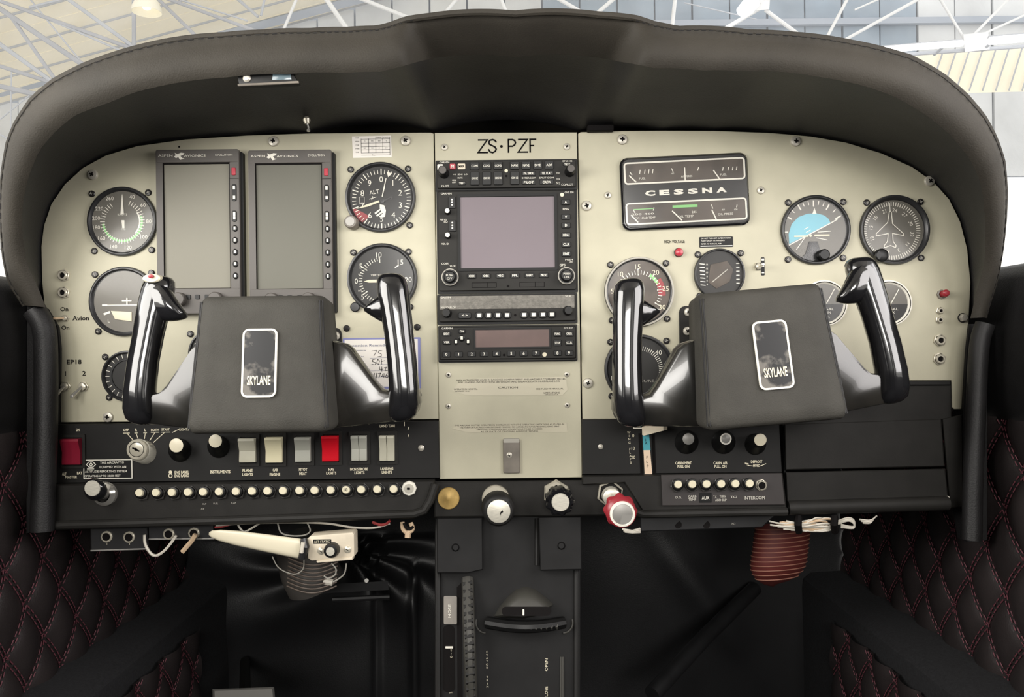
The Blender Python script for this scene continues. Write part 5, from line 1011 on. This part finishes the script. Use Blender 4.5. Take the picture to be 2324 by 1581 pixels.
t.part('loop', tube(spline([P(913, 1184, 0.01), P(915, 1200, 0.012), P(925, 1208, 0.012), P(936, 1200, 0.012), P(932, 1186, 0.01)], 6), 0.0026, 8), 'wire_tan'); t.part('tail', tube([P(926, 1208, 0.012), P(925, 1220, 0.013)], 0.0034, 8), 'wire_tan'); t.part('band', tube(spline([P(917, 1186, 0.014), P(922, 1196, 0.015), P(930, 1200, 0.015), P(938, 1195, 0.013)], 5), 0.0018, 6), 'black_ink')
# ivory brake handle
t = T('brake_handle', 'long ivory handle hanging at a slant under the breaker bar', 'handle', 590, 1235, 0.03, raw=True)
R = []
for q, hw_, th_ in ((0.0, 3, 3), (0.03, 8, 6), (0.12, 13, 9), (0.3, 17, 11), (0.6, 20, 12), (0.97, 23, 13), (1.0, 22.5, 12)):
    cxp, cyp = 474+(682-474)*q, 1210+(1245-1210)*q; an = math.atan2(35, 208); nxp, nyp = -math.sin(an), math.cos(an); ring = []
    for i in range(20):
        a = 2*math.pi*i/20; c_, s_ = math.cos(a), math.sin(a); u = hw_*math.copysign(abs(c_)**0.6, c_); v = th_*math.copysign(abs(s_)**0.6, s_)
        ring.append(P(cxp+nxp*u, cyp+nyp*u, 0.030+v*S))
    R.append(ring)
t.part('grip', loft(R), 'handle_ivory', smooth=50); t.part('end_ring', tube([P(689, 1222, 0.034), P(692, 1240, 0.036), P(685, 1266, 0.034)], [0.004, 0.005, 0.004], 10), 'bezel_black'); t.part('end_tab', tube([P(688, 1230, 0.0405), P(684, 1254, 0.0405)], 0.0022, 8), 'wire_white'); t.part('pull_shaft', tube([P(684, 1245, 0.03), P(720, 1238, -0.04)], 0.004, 8), 'satin_black')
# ivory box with knob
t = T('dimmer_box', 'small cream box with a black silver-capped knob hanging under the breaker bar', 'box', 752, 1240, 0.03)
bxo = t.part('case', poly([(697, 1222), (705, 1215), (800, 1208), (804, 1212), (804, 1262), (797, 1268), (706, 1272), (698, 1266)], -40, 0, 3), 'box_ivory'); t.part('bottom_flange', poly([(718, 1272), (800, 1264), (800, 1270), (720, 1276)], -20, 2, 1), 'box_ivory')
t.part('name_label', rbox(711, 1223, 752, 1233, 0, 0.8, 1), 'radio_case', bxo); t.part('lettering', txt('ALT STATIC', 731, 1228, 4.5, 1.2, width=36), 'cream_ink', bxo, smooth=0)
for x, y in ((728, 1249), (789, 1247)): s_ = t.part('screw', lathe(x, y, [(8, 0), (8, 2), (5, 4), (0, 4.4)], 12), 'nut_metal', bxo); t.part('screw_slot', ribbon([[(x-3, y-2), (x+3, y+2)]], 1.4, 4.8), 'black_ink', s_)
k = t.part('knob', lathe(755, 1246, [(17, 0), (17, 14), (15, 22), (10, 23), (0, 23)], 24, lean=(0, -0.05)), 'button_black'); t.part('cap', lathe(755, 1245, [(10, 22), (9.5, 24.5), (0, 25)], 20), 'brushed', k)
# ribbed ducts
t = T('air_duct', 'dark ribbed air duct end behind the ivory handle in the left footwell', 'duct', 700, 1295, -0.06, raw=True)
t.part('skin', tube(spline([P(690, 1250, -0.16), P(697, 1280, -0.13), P(706, 1300, -0.10), P(716, 1322, -0.10)], 6), 0.036, 20), 'hose_dark')
for i in range(8):
    y0 = 1266+i*9; t.part('wire_rib', tube([P(655+i*1.5+ (k/12)*112-i*2, y0+16*math.sin(math.pi*k/12), -0.065+0.012*math.sin(math.pi*k/12)) for k in range(13)], 0.0010, 6), 'duct_wire')
t.part('clamp', tube([P(735, 1318, -0.06), P(755, 1322, -0.06)], 0.004, 8), 'wire_white')
t = T('red_duct', 'red ribbed air duct hanging in the right footwell under the wire bundle', 'duct', 1765, 1265, -0.05, raw=True)
def duct_w(y): return 64 if y < 1275 else 64*math.sqrt(max(0.0, 1-((y-1275)/52.0)**2))
DY = [1186, 1200, 1230, 1260, 1275, 1290, 1304, 1314, 1321, 1325, 1326.8]
t.part('skin', loft([[P(1778-(y-1186)*0.12+duct_w(y)*math.cos(2*math.pi*k/28), y-4*math.cos(2*math.pi*k/28), -0.09+duct_w(y)*S*math.sin(2*math.pi*k/28)) for k in range(28)] for y in DY]), 'hose_red', smooth=60)
for i in range(12):
    y0 = 1194+i*10.4; w_ = duct_w(y0)*1.01
    t.part('wire_rib', tube([P(1778-(y0-1186)*0.12+w_*math.cos(math.pi*k/18), y0-4*math.cos(math.pi*k/18)+7*math.sin(math.pi*k/18), -0.09+w_*S*math.sin(math.pi*k/18)) for k in range(19)], 0.0007, 6), 'hose_thread')
# wire bundle right
t = T('wire_bundle', 'bundle of looped white wires tied under the glove box', 'wires', 1850, 1185, 0.0, raw=True)
random.seed(3)
for i in range(12):
    o_ = random.uniform(-10, 10); x0 = random.uniform(1745, 1790); x1 = random.uniform(1850, 1900)
    t.part('strand', tube(spline([P(x0, 1188+o_*0.7, 0.012), P(x0+40, 1192+o_*0.5, 0.014+random.uniform(0, .006)), P(x1-20, 1184+o_, 0.014+random.uniform(0, .006)), P(x1, 1190+o_*0.8, 0.012), P(x1-25, 1201+o_*0.4, 0.016), P(x0+30, 1199+o_*0.3, 0.013)], 6), 0.0010, 5), 'wire_white' if i % 3 else 'wire_tan')
for i in range(5):
    o_ = random.uniform(-5, 6); t.part('strand', tube(spline([P(1900, 1185+o_, 0.012), P(1925, 1177+o_, 0.014), P(1938, 1184+o_, 0.014), P(1936, 1196+o_*0.5, 0.012), P(1908, 1192+o_, 0.013)], 6), 0.0010, 5), 'wire_white')
for i in range(3): t.part('strand', tube(spline([P(1950+4*i, 1178+4*i, 0.01), P(1975, 1180+3*i, 0.012), P(1990-3*i, 1170+2*i, 0.01)], 5), 0.0009, 5), 'wire_white')
for x in (1812, 1894): t.part('tie', tube([P(x, 1172, 0.016), P(x-1, 1190, 0.022), P(x+1, 1206, 0.014)], 0.004, 8), 'black_ink')
# dark bracket under the right panel
t = T('mount_bracket', 'dark bracket strip with two holes beneath the right breaker panel', 'bracket', 1600, 1190, 0.0, raw=True)
t.part('plate', prismz([(1453, 1172), (1760, 1168), (1730, 1196), (1454, 1206)], -0.01, 0.004), 'bracket_dark', smooth=20)
for x in (1539, 1603): t.part('hole', tube([P(x, 1190, 0.002), P(x, 1190, 0.0046)], 0.0042, 12), 'black_ink')
on_raw(t, 'lettering', txt('N2', 1665, 1188, 5, 0.4), 'grey_ink', 1665, 1188, 0.0044, t.o)
t = T('wire_stub', 'short white striped wire ends below the red mixture knob', 'wires', 1435, 1205, 0.0, raw=True)
for i in range(3): t.part('strand', tube([P(1412+i*3, 1200+i*3, 0.01), P(1435, 1204+i*2, 0.012), P(1453, 1199+i*4, 0.01)], 0.0012, 6), 'wire_white')
# footwell parts
t = T('rudder_pedal', 'grey metal pedal plate at the bottom edge left of the pedestal', 'pedal', 556, 1585, -0.10, raw=True)
q = [(482, 1563), (622, 1558), (630, 1640), (484, 1640)]; t.part('pad', loft([[P(x, y, -0.13) for x, y in q], [P(x, y, -0.115) for x, y in q], [P(x, y, -0.11) for x, y in inset(q, 5)]]), 'grey_metal'); t.part('arm', tube([P(556, 1620, -0.13), P(556, 1500, -0.42)], 0.008, 8), 'satin_black')
t = T('vinyl_sheen_bar', 'dark diagonal tube added for a light band on the vinyl in the right footwell below the red duct', 'bar', 1630, 1420, -0.25, raw=True)  # bar added to stand for a light band reflected by the vinyl
t.part('tube', tube([P(1480, 1575, -0.20), P(1600, 1445, -0.30), P(1712, 1335, -0.42)], 0.012, 14), 'bracket_dark')
t = T('footwell_ledge', 'dark narrow ledge with one rivet below the dark duct in the left footwell', 'ledge', 800, 1325, -0.2, raw=True)
t.part('plate', loft([[P(x, y, -0.24) for x, y in ((655, 1330), (880, 1318), (882, 1338), (660, 1350))], [P(x, y, -0.22) for x, y in ((655, 1330), (880, 1318), (882, 1338), (660, 1350))]]), 'bracket_dark'); t.part('rivet', tube([P(832, 1317, -0.225), P(832, 1317, -0.21)], 0.003, 8), 'grey_metal'); t.part('lower_rod', tube([P(755, 1360, -0.22), P(885, 1354, -0.22)], 0.004, 8), 'bracket_dark')

# ================================================================= SMALL ITEMS UNDER THE HOOD
t = T('map_light', 'small black map light with a bluish lens tucked under the hood lip', 'lamp', 611, 181, 0.183)
t.part('housing', poly([(541, 172), (548, 168), (664, 166), (680, 190), (672, 193), (545, 196)], -12, 8, 2), 'radio_case'); t.part('lens', poly([(622, 169), (662, 168), (664, 184), (620, 185)], 7, 9, 1), mat('lens_blue', (0.10, 0.14, 0.16), 0.15)); t.part('lower_edge', tube([(543, 195, 8), (610, 193, 9), (680, 190, 8)], 3, 8), 'taupe_metal'); t.part('screw', lathe(563, 180, [(9, 6), (9, 10), (6, 13), (0, 13.5)], 12), 'screw_steel')
t = T('hanging_hook', 'tiny metal hook hanging from the hood above the right flight display', 'hook', 697, 275, 0.02, raw=True)
t.part('bulb', tube([P(695, 264, 0.035), P(696, 272, 0.037), P(697, 280, 0.037)], [0.002, 0.0042, 0.0028], 10), 'nut_metal'); t.part('wire', tube([P(697, 280, 0.037), P(700, 288, 0.036), P(700, 294, 0.036)], 0.0011, 6), 'chrome'); t.part('tip', tube([P(700, 294, 0.036), P(700, 298, 0.036)], 0.002, 8), 'chrome')
solo('rubber_block', 'small black rubber block above the joint of centre and right plates', 'block', [rbox(1332, 285, 1392, 299, -6, 10, 3, 1.5)], 'black_ink', 1362, 292, 0.004)

# ================================================================= HANGAR BEYOND THE WINDSCREEN
def Hp(px, py, y): return P(px, py, -y)
def roofz(x): return 4.45+0.262*(x+7.25)
# roof sheets (left slope, ridge near x = 1.0), each sheet its own piece
ce = bpy.data.objects.new('ceiling', None); COL.objects.link(ce); tag(ce, 'cream sheeted hangar roof seen through the windscreen', None, None, 'structure')
def sheet(x0, x1, y0, y1): return loft([[(x0, y0, roofz(x0)), (x1, y0, roofz(x1)), (x1, y0, roofz(x1)+0.04), (x0, y0, roofz(x0)+0.04)], [(x0, y1, roofz(x0)), (x1, y1, roofz(x1)), (x1, y1, roofz(x1)+0.04), (x0, y1, roofz(x0)+0.04)]])
for i in range(14):
    y0 = 6.6+i*0.40; o = mesh_obj('roof_sheet', sheet(-17.0, 2.5, y0, y0+0.385), 'roof_cream', lambda q: q, ce, 0)
    m_ = mesh_obj('purlin', loft([[(-17.0, y, roofz(-17.0)-0.03), (2.5, y, roofz(2.5)-0.03), (2.5, y, roofz(2.5)), (-17.0, y, roofz(-17.0))] for y in (y0+0.385, y0+0.40)]), 'truss_grey', lambda q: q, ce, 0) if i % 2 else None
# far wall in upright sheets
wf = bpy.data.objects.new('wall_far', None); COL.objects.link(wf); tag(wf, 'pale upright sheeted hangar wall beyond the windscreen', None, None, 'structure')
def upright(x0, x1, z0, z1, m, y=12.2, th=0.05):
    mesh_obj('wall_sheet', loft([[(x0, y, z0), (x1, y, z0), (x1, y+th, z0), (x0, y+th, z0)], [(x0, y, z1), (x1, y, z1), (x1, y+th, z1), (x0, y+th, z1)]]), m, lambda q: q, wf, 0)
x = -16.78; i = 0
while x < 17.5:
    w = 0.62; zt = min(7.5, roofz(x)+0.1) if x < 2.4 else 7.5
    zb = 2.75 if x > 7.6 else (-1.5 if x > -8.3 else 1.75)
    upright(x, x+w-0.03, zb, zt, 'wall_pale' if x < 0.5 or x > 6.2 else 'wall_blue', 12.2+(0.02 if i % 2 else 0)); x += w; i += 1
for x0, x1, z0 in ((-16.78, -8.2, 1.75), (-8.2, 7.7, -1.5), (7.7, 17.6, 2.75)):
    n_ = 8; xs = [x0+(x1-x0)*k/n_ for k in range(n_+1)]
    mesh_obj('joint_backing', loft([[(x_, yy, z0) for x_ in xs]+[(x_, yy, min(7.5, roofz(x_)+0.1) if x_ < 2.4 else 7.5) for x_ in reversed(xs)] for yy in (12.29, 12.32)]), 'beam_blue', lambda q: q, wf, 0)
for z, x0, x1 in ((5.0, -4.6, 2.5), (4.45, -5.5, 2.5), (5.3, 0.5, 17.5)):
    mesh_obj('wall_girt', loft([[(x0, 12.1, z-0.05), (x1, 12.1, z-0.05), (x1, 12.18, z-0.05), (x0, 12.18, z-0.05)], [(x0, 12.1, z+0.05), (x1, 12.1, z+0.05), (x1, 12.18, z+0.05), (x0, 12.18, z+0.05)]]), 'beam_blue', lambda q: q, wf, 0)
a, b = Hp(165, 165, 11.9), Hp(800, 0, 11.9)
mesh_obj('gable_beam', tube([a+(a-b)*0.3, a, b, b+(b-a)*0.2], 0.09, 4), 'beam_blue', lambda q: q, wf, 0)
# right bay: cream sheeting with slanting ribs under a lit strip
wb = bpy.data.objects.new('wall_side', None); COL.objects.link(wb); tag(wb, 'cream sheeting bay of the hangar at the upper right', None, None, 'structure')
q = [(1985, 128), (2330, 100), (2420, 96), (2420, 205), (2160, 212), (2110, 205)]
mesh_obj('bay_sheet', loft([[Hp(x, y, 10.6) for x, y in q], [Hp(x, y, 10.66) for x, y in q]]), 'roof_cream', lambda v: v, wb, 0)
for i in range(9):
    x0 = 2110+i*30; mesh_obj('bay_rib', tube([Hp(x0, 205, 10.55), Hp(x0+30, 118-i*1.5, 10.55)], 0.012, 4), 'truss_grey', lambda v: v, wb, 0)
fg = mesh_obj('ground', loft([[(-14, 1.8, -1.5), (14, 1.8, -1.5), (14, 1.8, -1.55), (-14, 1.8, -1.55)], [(-14, 16, -1.5), (14, 16, -1.5), (14, 16, -1.55), (-14, 16, -1.55)]]), 'concrete', lambda q: q, None, 0); tag(fg, 'hangar concrete floor outside', None, None, 'structure')
# trusses
def truss(label, y, mem, px, py):
    t = T('roof_truss', label, 'truss', px, py, -y, raw=True, group='hangar roof trusses')
    for x0, y0, x1, y1, w, m in mem:
        a, b = Hp(x0, y0, y), Hp(x1, y1, y); dv = (b-a).normalized()*0.0
        e0 = a-(b-a)*(0.6 if y0 <= 6 else 0.05); e1 = b+(b-a)*0.12
        t.part('strut', tube([e0, e1], w*S*(D+y)/D/2, 8), m)
    return t
tl = truss('grey lattice roof truss at the upper left beyond the windscreen', 8.0, [(10, 6, 283, 104, 9, 'truss_mid'), (90, 35, 268, 112, 5, 'truss_grey'), (157, 0, 292, 98, 9, 'truss_grey'), (304, 0, 304, 102, 10, 'truss_mid'), (361, 0, 449, 86, 8, 'truss_mid'), (388, 0, 590, 74, 8, 'truss_mid'), (410, 0, 545, 42, 4, 'truss_grey'), (0, 20, 193, 150, 12, 'truss_mid'), (70, 0, 180, 135, 4, 'truss_grey'), (70, 16, 135, 0, 6, 'truss_grey'), (0, 100, 128, 192, 10, 'truss_grey'), (30, 45, 125, 180, 9, 'truss_mid'), (0, 196, 92, 216, 12, 'truss_mid'), (26, 170, 24, 316, 3, 'truss_grey'), (0, 271, 60, 222, 3, 'truss_grey'), (0, 305, 24, 318, 4, 'truss_grey'), (0, 150, 110, 185, 9, 'truss_mid')], 200, 120)
truss('white roof truss rising behind the middle of the glare shield', 8.6, [(542, 0, 581, 34, 7, 'truss_grey'), (600, 0, 593, 32, 6, 'truss_grey'), (672, 0, 641, 74, 7, 'truss_white'), (742, 0, 789, 68, 11, 'truss_white'), (827, 0, 926, 40, 9, 'truss_white'), (1035, 0, 1007, 33, 8, 'truss_white'), (1138, 0, 1150, 30, 8, 'truss_white'), (1272, 0, 1324, 30, 9, 'truss_white'), (1390, 0, 1355, 30, 9, 'truss_white')], 900, 30)
tr_ = truss('pale crossed roof truss at the upper right beyond the windscreen', 8.3, [(1532, 0, 1525, 64, 9, 'truss_white'), (1641, 68, 1722, 20, 10, 'truss_white'), (1740, 25, 1812, 78, 9, 'truss_white'), (1922, 0, 1876, 86, 7, 'truss_white'), (2081, 0, 1918, 90, 7, 'truss_white'), (1990, 0, 1945, 20, 4, 'truss_white'), (2135, 0, 2186, 84, 6, 'truss_white'), (2287, 0, 2211, 78, 6, 'truss_white'), (2326, 34, 2243, 72, 5, 'truss_white'), (1560, 8, 1700, 40, 3, 'truss_grey'), (1990, 128, 2400, 100, 9, 'truss_grey')], 1900, 60)
for q in ([(1713, -10), (1748, -10), (1746, 21), (1716, 24)], [(2186, 78), (2243, 72), (2246, 112), (2190, 118)]): tr_.part('gusset_plate', loft([[Hp(x, y, 8.25) for x, y in q], [Hp(x, y, 8.29) for x, y in q]]), 'truss_white', smooth=0)
for (x0, y0, x1, y1, w), lb in (((2004, 113, 2184, 98, 14), 'longer white glowing strip lamp right above the hood corner'), ((2246, 93, 2400, 80, 17), 'white glowing strip lamp cut by the right picture edge')):
    a, b = Hp(x0, y0, 8.0), Hp(x1, y1, 8.0); r = w*S*(D+8.0)/D/2
    t = T('strip_lamp', lb, 'lamp', x0, y0, -8.0, raw=True, group='strip lamps on the right truss'); t.part('tube', tube([a, b], r, 10), 'strip_lamp'); t.part('tray', tube([a+Vector((0, 0.02, r*1.1)), b+Vector((0, 0.02, r*1.1))], r*0.5, 4), 'truss_grey')
    for q_ in (0.15, 0.85): t.part('hanger', tube([a.lerp(b, q_)+Vector((0, 0.02, r)), a.lerp(b, q_)+Vector((0, 0.34, r*0.2))], 0.015, 6), 'truss_grey')
t = T('joint_glare', 'small glowing shape added for the white glare on the truss joint right of the centre', 'lamp', 1696, 16, -8.0, raw=True)  # glowing body added for the white glare beside the truss plate
a = Hp(1696, 16, 8.0); t.part('bulb', tube([a+Vector((-0.09, 0, -0.06)), a, a+Vector((0.09, 0, 0.07))], [0.05, 0.085, 0.07], 12), 'strip_lamp'); t.part('bracket', tube([a, Hp(1722, 8, 8.2)], 0.02, 6), 'truss_grey')
# bell lamp
t = T('bell_lamp', 'cream bell shaped hangar lamp hanging at the top left', 'lamp', 333, 20, -7.6, raw=True)
c0 = Hp(333, 16, 7.6); k = S*(D+7.6)/D
def ringz(c, r, dz, n=28): return [c+Vector((r*k*math.cos(2*math.pi*i/n), r*k*math.sin(2*math.pi*i/n)*0.95, dz*k)) for i in range(n)]
t.part('shade', loft([ringz(c0, 33, -12), ringz(c0, 31, 0), ringz(c0, 24, 14), ringz(c0, 12, 26), ringz(c0, 8, 40), ringz(c0, 7, 40), ringz(c0, 11, 25), ringz(c0, 22, 13), ringz(c0, 29, 0), ringz(c0, 32, -12)], loop=True), 'lamp_dish', smooth=60)
t.part('bulb', loft([ringz(c0, 3, 18), ringz(c0, 9, 12), ringz(c0, 11, 4), ringz(c0, 8, -4), ringz(c0, 2, -7)]), 'bulb', smooth=60); t.part('rod', tube([c0+Vector((0, 0, 38*k)), c0+Vector((0, 0, 140*k))], 2*k, 8), 'truss_grey')
